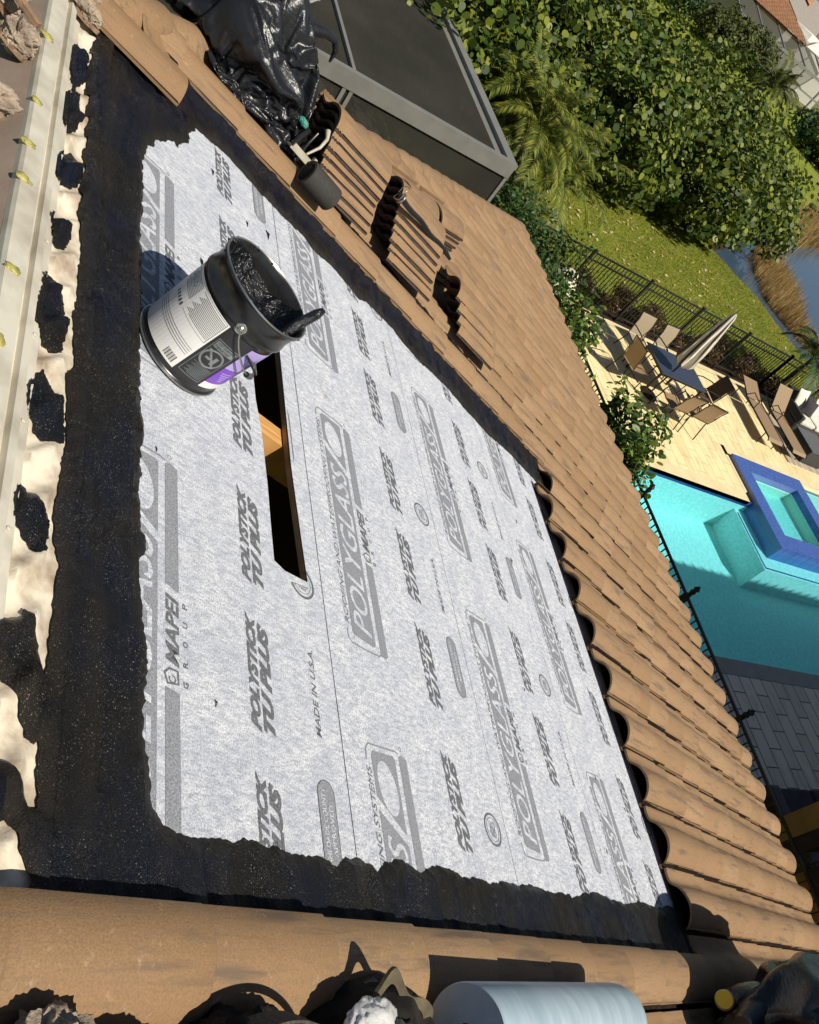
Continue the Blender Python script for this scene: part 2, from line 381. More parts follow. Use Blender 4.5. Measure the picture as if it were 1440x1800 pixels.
def leaf_polys(P, N, size, outline, bend=.15):
    """one polygon pair (folded leaf) per point; outline list of (along, across) in unit size"""
    n = len(P); N = norm(N); A = norm(np.cross(N, rng.normal(size=(n, 3)))); B = np.cross(N, A)
    sz = (size * rng.uniform(.5, 1.3, n))[:, None, None]
    o = np.array(outline); k = len(o)
    V = P[:, None, :] + sz * (o[None, :, 0, None] * A[:, None, :] + o[None, :, 1, None] * B[:, None, :] + (bend * (np.abs(o[None, :, 1, None]) * 1.0 - o[None, :, 0, None] ** 2) * N[:, None, :]))
    return V
ROUND = [(cos(a) * .5, sin(a) * .5) for a in np.linspace(0, 2 * pi, 8, endpoint=False)]
OVAL = [(-.5, 0), (-.25, .2), (.15, .26), (.42, .14), (.5, 0), (.42, -.14), (.15, -.26), (-.25, -.2)]
NARROW = [(-.5, 0), (0, .09), (.5, 0), (0, -.09)]
def rand_dirs(n): return norm(rng.normal(size=(n, 3)))
def crown_pts(blobs, n, shell=.55):
    """points through a union of ellipsoids, denser toward the surface, lumpy outline"""
    P = []; N = []
    wts = np.array([b[3] * b[4] + b[4] * b[5] + b[3] * b[5] for b in blobs]); wts = wts / wts.sum()
    for b, wt in zip(blobs, wts):
        k = int(n * wt); D = rand_dirs(k); r = 1 - shell * rng.random(k) ** 1.7
        lum = np.array([1 + .30 * mnoise.noise(Vector((d[0] * 2.3 + b[0], d[1] * 2.3 + b[1], d[2] * 2.3))) + .12 * mnoise.noise(Vector((d[0] * 6 + b[1], d[1] * 6, d[2] * 6 + b[0]))) for d in D])
        Q = D * (r * lum)[:, None] * np.array(b[3:6]) + np.array(b[0:3])
        P.append(Q); N.append(D)
    return np.concatenate(P), np.concatenate(N)
def foliage(name, blobs, n, size, outline, mat_, parent, zmin=None, droop=.5, shell=.55):
    P, N = crown_pts(blobs, int(n * 1.45), shell)
    cl = np.array([mnoise.noise(Vector((p[0] * 1.15, p[1] * 1.15, p[2] * 1.15))) for p in P]); k = cl > -.13; P = P[k]; N = N[k]
    if zmin is not None:
        k = P[:, 2] > zmin; P = P[k]; N = N[k]
    NN = N * droop + rand_dirs(len(P)) * .75 + np.array([0, 0, .45])
    return arrays_mesh(name, leaf_polys(P, NN, size, outline), len(outline), mat_, parent)
def trunk(name, base_, tops, r0, parent, mat_='bark'):
    mb = MB(); b0 = Vector(base_)
    for tp in tops:
        tp = Vector(tp); mid = b0.lerp(tp, .45) + Vector((random.uniform(-.15, .15), random.uniform(-.15, .15), .1))
        mb.tube([b0, b0.lerp(mid, .5) + Vector((0, 0, .1)), mid, tp], [r0, r0 * .8, r0 * .55, r0 * .2], 7)
    return mb.obj(name, mat_, parent, None, True)
def mesh_text(txt, size=1.0, shear=0, bold=0):
    c = bpy.data.curves.new('t', 'FONT'); c.body = txt; c.size = size; c.shear = shear; c.offset = bold; c.resolution_u = 3
    o = bpy.data.objects.new('t', c); COL.objects.link(o)
    dg = bpy.context.evaluated_depsgraph_get(); me = bpy.data.meshes.new_from_object(o.evaluated_get(dg))
    vs = [tuple(v.co) for v in me.vertices]; fs = [tuple(p.vertices) for p in me.polygons]
    bpy.data.objects.remove(o); bpy.data.curves.remove(c); bpy.data.meshes.remove(me)
    return vs, fs
TXT = {}
def fit_text(txt, x0, x1, y0, y1, shear=0, bold=0):
    """text fitted to the box x0..x1, y0..y1 as 2-D verts and faces"""
    key = (txt, shear, bold)
    if key not in TXT: TXT[key] = mesh_text(txt, 1, shear, bold)
    vs, fs = TXT[key]; xs = [v[0] for v in vs]; ys = [v[1] for v in vs]
    ax, bx, ay, by = min(xs), max(xs), min(ys), max(ys)
    return [(x0 + (v[0] - ax) / (bx - ax) * (x1 - x0), y0 + (v[1] - ay) / (by - ay) * (y1 - y0)) for v in vs], fs
def inpoly(P, poly):
    P = np.asarray(P, float); x, y = P[:, 0], P[:, 1]; r = np.zeros(len(P), bool); n = len(poly)
    for i in range(n):
        x0, y0 = poly[i]; x1, y1 = poly[i - 1]
        c = ((y0 > y) != (y1 > y)); xi = (x1 - x0) * (y - y0) / ((y1 - y0) if y1 != y0 else 1e-12) + x0
        r ^= c & (x < xi)
    return r
def rough_poly(poly, step=.012, amp=.006, freq=40, seed=0):
    out = []; n = len(poly)
    for i in range(n):
        a = np.array(poly[i]); b_ = np.array(poly[(i + 1) % n]); L = np.linalg.norm(b_ - a); k = max(1, int(L / step)); nn = np.array([-(b_ - a)[1], (b_ - a)[0]]) / max(L, 1e-9)
        for j in range(k):
            p = a + (b_ - a) * j / k
            d = amp * (mnoise.noise(Vector((p[0] * freq, p[1] * freq, seed))) + .6 * mnoise.noise(Vector((p[0] * freq * 2.7, p[1] * freq * 2.7, seed + 5))))
            out.append(tuple(p + nn * d))
    return out
def cdt(points, loops, keep):
    """triangulate points + closed loops; keep faces whose centre satisfies keep(array)"""
    pts = [Vector(p) for p in points]; edges = []
    for lp in loops:
        k = len(pts); pts += [Vector(p) for p in lp]; edges += [(k + i, k + (i + 1) % len(lp)) for i in range(len(lp))]
    v, e, f, *_ = delaunay_2d_cdt(pts, edges, [], 0, 1e-5)
    V = np.array([(a.x, a.y) for a in v]); F = np.array([tuple(t_) for t_ in f if len(t_) == 3])
    c = V[F].mean(1); F = F[keep(c)]
    return V, F
def sheet(name, poly, z, mats, parent=None, holes=(), mw=None, kind=None, skirt=0):
    V, F = cdt([], [poly, *holes], lambda c: inpoly(c, poly) & ~np.any([inpoly(c, h) for h in holes] or [np.zeros(len(c), bool)], axis=0))
    vs = [(a, b_, z) for a, b_ in V]; fs = [tuple(f) for f in F]
    # upward normals
    out = []
    for f in fs:
        a, b_, c = (vs[i] for i in f)
        out.append(f if (b_[0] - a[0]) * (c[1] - a[1]) - (b_[1] - a[1]) * (c[0] - a[0]) > 0 else f[::-1])
    if skirt:
        for lp in [poly, *holes]:
            k = len(vs); n = len(lp); vs += [(x, y, z) for x, y in lp] + [(x, y, z - skirt) for x, y in lp]
            out += [(k + i, k + (i + 1) % n, k + n + (i + 1) % n, k + n + i) for i in range(n)]
    o = link(name, polymesh(name, vs, out), mats, parent, mw)
    if kind: o['kind'] = kind
    return o
def rect(x0, x1, y0, y1): return [(x0, y0), (x1, y0), (x1, y1), (x0, y1)]

# ================================================================ SETTING
POOL = rect(3.04, 7.2, -26, -8.6)
SPA_O = rect(5.98, 8.55, -18.6, -14.15)
LAKE = [(20.4, -20.6), (19.2, -21.4), (18.1, -22.0), (16.9, -22.3), (15.6, -22.7), (14.2, -22.9), (9, -24.5), (0, -30), (-20, -60), (-20, -150), (60, -150), (60, -95), (45, -60), (34, -40), (32.0, -35), (29.5, -30.5), (25.5, -26.5), (22.5, -23.2)]
LAKE = rough_poly(LAKE, .6, .16, .8, 3)
pool_void = rect(2.84, 8.75, -26.2, -8.4)
sheet('lawn', rect(-220, 320, -320, 220), G - .035, 'lawn_grass', None, [pool_void, LAKE], kind='structure', skirt=0)
mb = MB()
n = len(LAKE); mb.v = [(x, y, G - .035) for x, y in LAKE] + [(x + (31 - x) * .02, y + (-60 - y) * .02, G - .5) for x, y in LAKE]
mb.f = [(i, (i + 1) % n, n + (i + 1) % n, n + i) for i in range(n)]; mb.m = [0] * n
o = mb.obj('lake_bank', 'soil_mulch'); o['kind'] = 'structure'
sheet('lake', LAKE, G - .30, 'lake_water', kind='structure')
# patio of travertine, its coping, the shaded paving toward the house
PAT = [(7.5, -8.0), (11.75, -8.0), (11.75, -17.3), (11.2, -26), (8.86, -26), (8.86, -14.02), (7.5, -14.02)]
sheet('patio_paving', PAT, G, 'travertine_pavers', kind='structure')
sheet('patio_edging', [(11.754, -8), (11.95, -8), (11.95, -17.3), (11.4, -26), (11.204, -26), (11.754, -17.3)], G + .006, 'coping_light', kind='structure')
mb = MB()
mb.box(7.2, 7.496, -14.02, -8.0, G - .1, G + .004); mb.box(8.556, 8.856, -26, -14.02, G - .1, G + .004); mb.box(7.5, 8.856, -14.146, -14.024, G - .1, G + .004)
o = mb.obj('pool_coping', 'coping_light'); o['kind'] = 'structure'
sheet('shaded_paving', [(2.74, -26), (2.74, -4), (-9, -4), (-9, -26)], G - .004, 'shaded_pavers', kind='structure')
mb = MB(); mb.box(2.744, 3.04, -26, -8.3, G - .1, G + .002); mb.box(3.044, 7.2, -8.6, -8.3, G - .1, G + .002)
o = mb.obj('pool_coping_shaded', 'coping_shade'); o['kind'] = 'structure'
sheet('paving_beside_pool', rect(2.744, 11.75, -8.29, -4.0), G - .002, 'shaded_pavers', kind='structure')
# pool basin
mb = MB()
D = G - .95
x0, x1, y0, y1 = 3.04, 7.2, -26, -8.6
mb.add([(x0, y1, D), (x1, y1, D), (8.56, -14.15, D), (x1, -14.15, D), (8.56, y0, D), (x0, y0, D)], [(0, 5, 4, 2, 3, 1)])
def wall_(a, b_, z0, z1, mi=0): mb.add([(a[0], a[1], z0), (b_[0], b_[1], z0), (b_[0], b_[1], z1), (a[0], a[1], z1)], [(0, 1, 2, 3)], mi)
for a, b_ in (((x0, y1), (x1, y1)), ((x1, y1), (x1, -14.15)), ((x1, -14.15), (8.56, -14.15)), ((8.56, -14.15), (8.56, y0)), ((8.56, y0), (x0, y0)), ((x0, y0), (x0, y1))):
    wall_(a, b_, D, G - .16); wall_(a, b_, G - .16, G - .002, 1)
# bench ledge round the spa
LX, LY, LZ = 5.62, -13.85, G - .30
mb.box(LX, 7.196, -25.9, LY, D, LZ); mb.box(7.2, 8.554, -25.9, -14.156, D, LZ - .002)
mb.box(5.99, 8.552, -25.8, -16.79, LZ, G - .16, 2)
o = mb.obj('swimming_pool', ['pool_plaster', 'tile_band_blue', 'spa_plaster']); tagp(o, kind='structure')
o = sheet('pool_water', [(x0 + .002, y0 + .002), (8.554, y0 + .002), (8.554, -14.155), (7.198, -14.155), (7.198, y1 - .002), (x0 + .002, y1 - .002)], G - .09, 'pool_water', kind='structure')
# spa: raised mosaic rim, steps inside
spa = empty('spa', Matrix.Translation((7.2, -16, G)), 'square spa with blue mosaic rim beside the turquoise pool', 'spa')
sx0, sx1, sy0, sy1 = 5.98, 8.55, -16.78, -14.16; rw = .42
mb = MB()
for a in ((sx0, sx1, sy1 - rw, sy1), (sx0, sx1, sy0, sy0 + rw), (sx0, sx0 + rw, sy0 + rw, sy1 - rw), (sx1 - rw, sx1, sy0 + rw, sy1 - rw)): mb.box(*a, G - .07, G + .09)
mb.obj('mosaic_rim', 'blue_mosaic', spa, Matrix.Identity(4))
mb = MB()
for a in ((sx0 + .002, sx1 - .002, sy1 - .2, sy1 - .002), (sx0 + .002, sx1 - .002, sy0 + .002, sy0 + .2), (sx0 + .002, sx0 + .2, sy0 + .2, sy1 - .2), (sx1 - .2, sx1 - .002, sy0 + .2, sy1 - .2)): mb.box(*a, D, G - .072)
mb.obj('mosaic_skirt', 'blue_mosaic', spa, Matrix.Identity(4))
mb = MB()
for a in ((sx0 + .202, sx1 - .202, sy1 - rw, sy1 - .202), (sx0 + .202, sx1 - .202, sy0 + .202, sy0 + rw), (sx0 + .202, sx0 + rw, sy0 + rw, sy1 - rw), (sx1 - rw, sx1 - .202, sy0 + rw, sy1 - rw)): mb.box(*a, D, G - .074)
mb.obj('spa_wall', 'spa_plaster', spa, Matrix.Identity(4))
mb = MB(); mb.box(sx0 + rw, sx1 - rw, sy0 + rw, sy1 - rw, D + .01, G - .93)
mb.box(sx0 + rw, sx1 - rw, sy1 - rw - .42, sy1 - rw - .002, G - .93, G - .34); mb.box(sx1 - rw - .42, sx1 - rw - .002, sy0 + rw, sy1 - rw - .42, G - .93, G - .34); mb.box(sx0 + rw + .002, sx0 + rw + .3, sy0 + rw, sy1 - rw - .42, G - .93, G - .34)
mb.obj('bench', 'spa_plaster', spa, Matrix.Identity(4))
mb = MB()
for a in ((sx0 + rw + .28, sx1 - rw - .42, sy1 - rw - .46, sy1 - rw - .42), (sx1 - rw - .46, sx1 - rw - .42, sy0 + rw, sy1 - rw - .46), (sx0 + rw + .3, sx0 + rw + .34, sy0 + rw, sy1 - rw - .46)): mb.box(*a, G - .338, G - .332)
mb.obj('tile_line', 'tile_band_blue', spa, Matrix.Identity(4))
MB().add([(sx0 + rw + .001, sy0 + rw + .001, G - .04), (sx1 - rw - .001, sy0 + rw + .001, G - .04), (sx1 - rw - .001, sy1 - rw - .001, G - .04), (sx0 + rw + .001, sy1 - rw - .001, G - .04)], [(0, 1, 2, 3)]).obj('spa_water', 'spa_water', spa, Matrix.Identity(4))
mb = MB(); mb.box(LX + .04, LX + .075, -25, LY - .04, LZ + .003, LZ + .007); mb.box(LX + .075, 7.1, LY - .075, LY - .04, LZ + .003, LZ + .007)
o = mb.obj('pool_ledge_line', 'tile_band_blue'); o['kind'] = 'structure'
# planting bed along the fence, striped deck by the sofa
sheet('planting_bed', rough_poly([(11.96, -7.5), (13.15, -7.5), (13.15, -17.6), (12.6, -27), (11.42, -27), (11.96, -17.3)], .3, .04, 3), G - .02, 'soil_mulch', kind='structure')
o = MB().box(9.25, 11.1, -21.5, -16.95, G + .003, G + .022).obj('striped_rug', 'striped_deck'); tagp(o, 'grey and cream striped outdoor rug under the sofa and loungers', 'rug')

# ---- fences
def fence(name, pts, h, label, cat, post_every=1.83, finial=False, group=None):
    f = empty(name, Matrix.Translation((pts[0][0], pts[0][1], G)), label, cat, group)
    I4 = Matrix.Identity(4)
    pk = MB(); rl = MB(); posts = []
    for (a, b_) in zip(pts[:-1], pts[1:]):
        a = Vector((*a, G)); b_ = Vector((*b_, G)); L = (b_ - a).length; d = (b_ - a) / L
        k = max(1, round(L / post_every))
        for i in range(k + 1): posts.append(a + d * L * i / k)
        q = int(L / .108)
        for i in range(q): p = a + d * (i + .5) * L / q; pk.bar(p + Vector((0, 0, .06)), p + Vector((0, 0, h - .015)), .016)
        for z in (.12, h - .19, h - .02): rl.bar(a + Vector((0, 0, z)), b_ + Vector((0, 0, z)), .03, .035)
    pk.obj('pickets', 'fence_black', f, I4); rl.obj('rails', 'fence_black', f, I4)
    for p in posts:
        mb = MB().box(-.028, .028, -.028, .028, 0, h + .03)
        if not finial: mb.prism([(-.036, -.036), (.036, -.036), (.036, .036), (-.036, .036)], h + .029, h + .05)
        if finial: mb.lathe([(.02, h + .02), (.045, h + .09), (.03, h + .13), (.05, h + .16), (.01, h + .22)], 10)
        mb.obj('post', 'fence_black', f, Matrix.Translation(p))
    return f
fence('picket_fence', [(12.08, -4.75), (12.08, -17.55), (11.55, -28.5)], 1.22, 'black metal picket fence between the patio bed and the lawn', 'fence')
fence('pool_railing', [(8.47, -8.19), (-2.33, -8.19)], 1.22, 'black railing with ball finials running below the tiled eave beside the pool', 'railing', 1.8, True)

# ---- lakeside reeds, fallen leaves, grass fringe
def blades(name, poly, n_, h, label=None, mat_='reed_blade', zb=G - .3, wd=.012, lean=.45, kind='stuff', cat='reeds'):
    xs = [p[0] for p in poly]; ys = [p[1] for p in poly]
    P = np.stack([rng.uniform(min(xs), max(xs), n_ * 3), rng.uniform(min(ys), max(ys), n_ * 3)], 1)
    cl = np.array([mnoise.noise(Vector((p[0] * .9, p[1] * .9, 3))) for p in P])
    P = P[inpoly(P, poly) & (cl + rng.random(len(P)) * .8 > .15)][:n_]; k = len(P)
    th = rng.uniform(0, 2 * pi, k); ln = rng.uniform(.1, lean, k); hh = h * rng.uniform(.5, 1.2, k)
    b0 = np.concatenate([P, np.full((k, 1), zb)], 1); side = np.stack([np.sin(th + 1.3), np.cos(th + 1.3), np.zeros(k)], 1) * wd
    tip = b0 + np.stack([np.cos(th) * ln * hh, np.sin(th) * ln * hh, hh], 1)
    V = np.stack([b0 - side, b0 + side, tip], 1)
    o = arrays_mesh(name, V, 3, mat_); tagp(o, label, cat, None, kind); return o
blades('reed_bed', [(17.2, -24.0), (19.0, -23.4), (21.0, -24.0), (24.0, -26.0), (24.5, -28.0), (21, -26.7), (18.4, -25.2), (16.4, -25.0)], 6000, .55, 'golden brown reeds standing in the lake off the lawn edge')
blades('far_reed_bed', [(29, -31), (34, -37), (38, -46), (34, -44), (30, -36), (27, -31)], 9000, .9, 'brown reeds along the far lake shore', wd=.02)
P = np.stack([rng.uniform(12.6, 19, 900), rng.uniform(-22, -8, 900), np.full(900, G - .015)], 1)
keep = ((P[:, 0] > 15) & (P[:, 1] > -20) & (rng.random(900) < .55)) | (rng.random(900) < .12)
P = P[keep & ~inpoly(P[:, :2], LAKE)]
o = arrays_mesh('fallen_leaves', leaf_polys(P + np.array([0, 0, .02]), np.tile([0, 0, 1.], (len(P), 1)) + rand_dirs(len(P)) * .35, .13, OVAL), 8, 'fallen_leaf_mat'); tagp(o, 'dry tan leaves scattered over the lawn', 'fallen leaves', None, 'stuff')
# lawn blades near the fence, seen close enough to show texture
xs = rng.uniform(12.3, 20.5, 90000); ys = rng.uniform(-23.5, -7.5, 90000); pp = np.stack([xs, ys], 1); pp = pp[~inpoly(pp, LAKE)]; k = len(pp)
b0 = np.concatenate([pp, np.full((k, 1), G - .04)], 1); th = rng.uniform(0, 2 * pi, k); side = np.stack([np.cos(th), np.sin(th), 0 * th], 1) * .009
tip = b0 + np.stack([rng.normal(0, .02, k), rng.normal(0, .02, k), rng.uniform(.03, .075, k)], 1)
mk_leaf('grass_blade', (.14, .18, .016), (.24, .25, .026), (.38, .34, .06), .3, .6)
o = arrays_mesh('grass_blades', np.stack([b0 - side, b0 + side, tip], 1), 3, 'grass_blade'); tagp(o, 'short bright green grass blades of the lawn', 'grass', None, 'stuff')

# ---- sea grape trees
SG = [((18.3, -6.6), 3.2, 'tall sea grape tree behind the grey screen enclosure corner'),
      ((21.0, -9.5), 3.6, 'sea grape tree standing behind the palm clump'),
      ((20.2, -13.2), 3.1, 'broad sea grape tree in the middle of the lawn hedge'),
      ((22.6, -16.4), 3.2, 'sea grape tree at the back of the hedge nearest the far lawn'),
      ((20.9, -18.4), 2.7, 'sea grape tree at the lake end of the hedge'),
      ((24.2, -12.4), 3.2, 'sea grape tree behind the middle of the hedge'),
      ((22.4, -20.4), 2.7, 'sea grape tree overhanging the lake water'),
      ((23.6, -23.3), 2.6, 'sea grape tree leaning over the reeds at the lake end'), ((27.0, -24.2), 3.0, 'sea grape tree at the far right end before the open lawn'),
      ((25.6, -20.6), 3.3, 'sea grape tree at the far right corner of the hedge'), ((26.6, -16.2), 3.4, 'sea grape tree in the back row facing the neighbouring lawn')]
for i, ((x, y), r, lab) in enumerate(SG):
    t_ = empty('sea_grape_tree', Matrix.Translation((x, y, G)), lab, 'tree', 'sea grape trees in the hedge by the lake')
    hgt = [4.6, 5.0, 3.9, 4.1, 3.5, 4.4, 3.2, 3.2, 3.7, 4.3, 4.4][i]
    bl = [(x, y, G + hgt * .5, r, r, hgt * .52)]
    for k in range(6):
        a = k * 1.05 + i; bl.append((x + cos(a) * r * .55, y + sin(a) * r * .55, G + hgt * random.uniform(.25, .62), r * .55, r * .55, hgt * random.uniform(.26, .36)))
    foliage('crown', bl, [10000, 9500, 11500, 8500, 9000, 5500, 7500, 7000, 7500, 8000, 7000][i], .165, ROUND, 'sea_grape_leaf', t_, G + .05, .55, .5).matrix_local = PW[t_.name].inverted()
    trunk('trunk', (x, y, G - .04), [(x + .8, y + .4, G + hgt * .7), (x - .7, y + .6, G + hgt * .65), (x - .2, y - .9, G + hgt * .7), (x + .3, y + 1, G + hgt * .6)], .14, t_).matrix_local = PW[t_.name].inverted()

def palm(name, x, y, z0, stems, label, cat, leafmat='palm_leaf', fl=1.7, nf=13, tr=.05, group=None, width=.048, ll=.46):
    t_ = empty(name, Matrix.Translation((x, y, z0)), label, cat, group); inv = PW[t_.name].inverted()
    mb = MB(); V = []; rb = MB()
    for (dx, dy, h) in stems:
        top = Vector((x + dx, y + dy, z0 + h)); mb.tube([(x + dx * .3, y + dy * .3, z0 - .03), (x + dx * .7, y + dy * .7, z0 + h * .5), top], [tr, tr * .8, tr * .6], 8)
        for k in range(nf):
            az = k * 2.4 + dx * 3; el = radians(78 - 62 * (k / nf) + random.uniform(-8, 8)); L = fl * random.uniform(.8, 1.1)
            d = Vector((cos(az) * cos(el), sin(az) * cos(el), sin(el))); p = top.copy(); pts = [p.copy()]; M_ = 12
            for s_ in range(M_):
                d = (d + Vector((0, 0, -.115 - .006 * s_))).normalized(); p = p + d * L / M_; pts.append(p.copy())
            rb.tube(pts, [.014 * (1 - .8 * i / M_) for i in range(M_ + 1)], 4)
            for s_ in range(5, M_ * 3 + 1):
                f_ = s_ / (M_ * 3); ii = min(int(f_ * M_), M_ - 1); q = pts[ii].lerp(pts[ii + 1], f_ * M_ - ii); dd = (pts[ii + 1] - pts[ii]).normalized()
                sd = dd.cross(Vector((0, 0, 1))).normalized(); up = sd.cross(dd)
                for sg in (-1, 1):
                    ld = (sd * sg * .85 + dd * .75 + up * .25 + Vector((0, 0, -.15))).normalized(); l_ = ll * (1 - .5 * abs(f_ - .45) * 1.6) * random.uniform(.85, 1.1)
                    a = q; b_ = q + ld * l_ * .55 + up * .01; c = q + ld * l_ + Vector((0, 0, -.10 * l_ / .42)); wv = dd * width * .5
                    V.append([a, b_ - wv, c, b_ + wv])
    mb.obj('trunk', 'bark', t_, Matrix.Identity(4), True); rb.obj('frond_stem', 'palm_leaf', t_, Matrix.Identity(4))
    arrays_mesh('frond', np.array([[tuple(p) for p in q] for q in V]), 4, leafmat, t_, Matrix.Identity(4))
    return t_
palm('areca_palm', 15.6, -9.6, G, [(0, 0, 1.5), (.6, -.7, 1.2), (-.5, .5, 1.7), (.1, .9, 1.9), (-.2, -1.1, .9), (.9, .4, 1.6)], 'clumping palm with yellow green arching fronds before the sea grape hedge', 'palm', fl=1.7, nf=13)
palm('young_palm', 12.35, -18.55, G, [(0, 0, 1.35)], 'small palm leaning over the black fence at the right by the lake', 'palm', 'dark_leaf', 1.15, 11, .07)
palm('far_palm', 52, -45, G, [(0, 0, 1.6), (1.4, -1.2, 1.3)], 'round green palm clump on the lawn before the neighbouring screen cage', 'palm', 'far_leaf', 2.4, 14, .12, width=.12, ll=.8)

# ---- shrubs below the eave and behind
def shrub(name, x, y, r, h, label, cat, leafmat, outline, size, n_, z0=G, group=None, droop=.6):
    t_ = empty(name, Matrix.Translation((x, y, z0)), label, cat, group); I4 = Matrix.Identity(4)
    bl = [(x, y, z0 + h * .5, r, r, h * .52)] + [(x + cos(a) * r * .6, y + sin(a) * r * .6, z0 + h * random.uniform(.45, .8), r * .5, r * .5, h * .28) for a in (0.5, 1.9, 3.2, 4.6, 5.6)]
    f_ = foliage('leaves', bl, n_, size, outline, leafmat, t_, z0 + .03, droop, .6); f_.matrix_local = PW[t_.name].inverted()
    trunk('stem', (x, y, z0 - .02), [(x + r * .4, y, z0 + h * .8), (x - r * .4, y + r * .3, z0 + h * .8), (x, y - r * .4, z0 + h * .75)], .03, t_).matrix_local = PW[t_.name].inverted()
    return t_
CL = [(4.55, -6.95, .62, 2.35, 'clusia bush at the pool end of the row below the eave', 2600), (5.15, -7.15, .62, 2.35, 'second clusia bush from the pool end below the eave', 2600), (5.75, -7.15, .55, 2.1, 'third clusia bush from the pool end below the eave', 1500),
      (6.45, -7.2, .5, 1.8, 'low clusia bush in the middle of the row below the eave', 800), (7.1, -7.3, .55, 1.9, 'thin clusia bush nearest the dining set shadow', 900),
      (7.9, -7.5, .6, 2.1, 'sparse yellow green clusia bush below the eave beside the white boulder', 1200)]
for x, y, r, h, lab, n_ in CL: shrub('clusia_shrub', x, y, r, h, lab, 'shrub', 'clusia_leaf', OVAL, .125, n_, group='clusia bushes below the eave', z0=G)
DK = [(9.2, -7.6, .75, 2.3, 'dark green leafy bush under the roof corner', 2600), (10.4, -7.5, .8, 2.2, 'dark green bush between the roof corner and the screen enclosure', 2600),
      (11.6, -7.7, .7, 1.9, 'dark bush at the foot of the screen enclosure corner', 2200), (9.2, -8.3, .5, 1.3, 'green bush beside the end of the black fence', 900)]
for x, y, r, h, lab, n_ in DK: shrub('garden_bush', x, y, r, h, lab, 'shrub', 'dark_leaf', OVAL, .09, n_, group='dark green bushes beyond the roof corner')
ci = 0
for y in np.arange(-9.2, -18.3, -.62):
    ci += 1
    side_ = 12.35 + random.uniform(-.12, .12) if ci % 2 else 12.75
    where = ['behind the left end of the dining set', 'behind the dining chairs', 'behind the closed parasol', 'behind the loungers', 'beside the sofa'][min(4, int((-9.2 - y) / 1.9))]
    q = int((-9.2 - y) / .62 + .5) % 3
    shrub('bedding_plant', side_ - .1, y, .34, .5 + .15 * random.random(), ['low coppery leaved bed plant ', 'reddish brown bedding plant ', 'small bronze plant in the bed '][q] + where, 'plant', 'copper_leaf', NARROW, .16, 420, group='coppery plants along the black fence')
b_ = blob('boulder', 'rock_white', None, Matrix.Translation((11.35, -9.55, G + .42)), (.30, .36, .50), 4, .09, 1.6, 5, False, -.25)
tagp(b_, 'pale cream boulder half hidden by bushes at the corner of the patio', 'boulder')

# ---- grey screen enclosure beyond the hip
en = empty('screen_enclosure', Matrix.Translation((10.43, -6.35, G)), 'grey aluminium screen enclosure with dark mesh behind the tiled hip', 'enclosure'); I4 = Matrix.Identity(4)
EX, EY, EZ = 10.43, -6.35, -2.5
mb = MB(); mb.box(EX - .02, EX + .11, -6.4, 6, EZ - .02, EZ + .06); mb.box(EX - .02, EX + .02, -6.38, 6, EZ - .2, EZ - .02); mb.obj('eave_beam', 'enclosure_aluminium', en, I4)
mb = MB(); mb.box(EX + .11, 24, EY - .05, EY + .14, EZ - .06, EZ + .06); mb.box(EX + .11, 24, EY + .14, EY + .30, EZ - .05, EZ - .01); mb.obj('side_beam', 'enclosure_aluminium', en, I4)
for y in (-3.22, 0, 3.1): MB().box(EX + .11, 24, y - .03, y + .03, EZ - .03, EZ + .045).obj('roof_bar', 'enclosure_aluminium', en, I4)
for y in (-6.38, -3.32, -3.2, 0, 3.1): MB().box(EX - .01, EX + .07, y, y + .06, G, EZ - .02).obj('wall_post', 'enclosure_aluminium', en, I4)
MB().box(EX + .12, 24, EY + .30, 6, EZ - .012, EZ - .008).obj('roof_screen', 'insect_screen', en, I4)
MB().box(EX + .02, EX + .024, EY, 6, G, EZ - .2).box(EX + .1, 24, EY + .02, EY + .024, G, EZ - .06).obj('wall_screen', 'insect_screen', en, I4)
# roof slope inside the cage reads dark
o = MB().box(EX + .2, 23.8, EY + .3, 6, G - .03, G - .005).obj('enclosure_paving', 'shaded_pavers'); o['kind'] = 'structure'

# ---- far neighbours
nb = empty('neighbour_house', Matrix.Translation((76, -62, G)), 'neighbouring white house with orange tiled roof and grey shaded gable at the top right', 'house')
def pm_poly(mb, pts, mi=0): mb.add(pts, [tuple(range(len(pts)))], mi)
mb = MB(); mb.prism([(72.9, -62.1), (74.5, -70), (92, -70), (92, -52), (80, -52)], G, -.2); mb.obj('wall', 'white_wall', nb, I4)
mb = MB(); pm_poly(mb, [(71.6, -61.6, -1.05), (72.2, -54.3, -1.05), (79.5, -57.8, 1.7)]); pm_poly(mb, [(71.6, -61.6, -1.05), (79.5, -57.8, 1.7), (90, -57, 2.0), (90, -50, -1.05), (72.2, -54.3, -1.05)]); pm_poly(mb, [(71.6, -61.6, -1.25), (72.2, -54.3, -1.25), (90, -50, -1.25)]); mb.obj('roof', 'orange_shingle', nb, I4)
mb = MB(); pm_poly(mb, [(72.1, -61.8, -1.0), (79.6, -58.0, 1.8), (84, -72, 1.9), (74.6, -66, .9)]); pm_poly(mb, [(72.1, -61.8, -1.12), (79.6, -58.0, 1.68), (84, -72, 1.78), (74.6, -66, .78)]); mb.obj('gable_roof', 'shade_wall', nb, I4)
mb = MB(); pm_poly(mb, [(79, -64.5, 1.2), (86, -70, 3.6), (86, -60, 3.6)]); pm_poly(mb, [(79, -64.5, 1.0), (86, -70, 3.4), (86, -60, 3.4)]); mb.obj('upper_roof', 'orange_shingle', nb, I4)
ng = empty('neighbour_cage', Matrix.Translation((66, -56, G)), 'low grey screen cage in front of the neighbouring orange roofed house', 'enclosure')
mb = MB()
c0 = (67.8, -50.0); c1 = (67.0, -66)
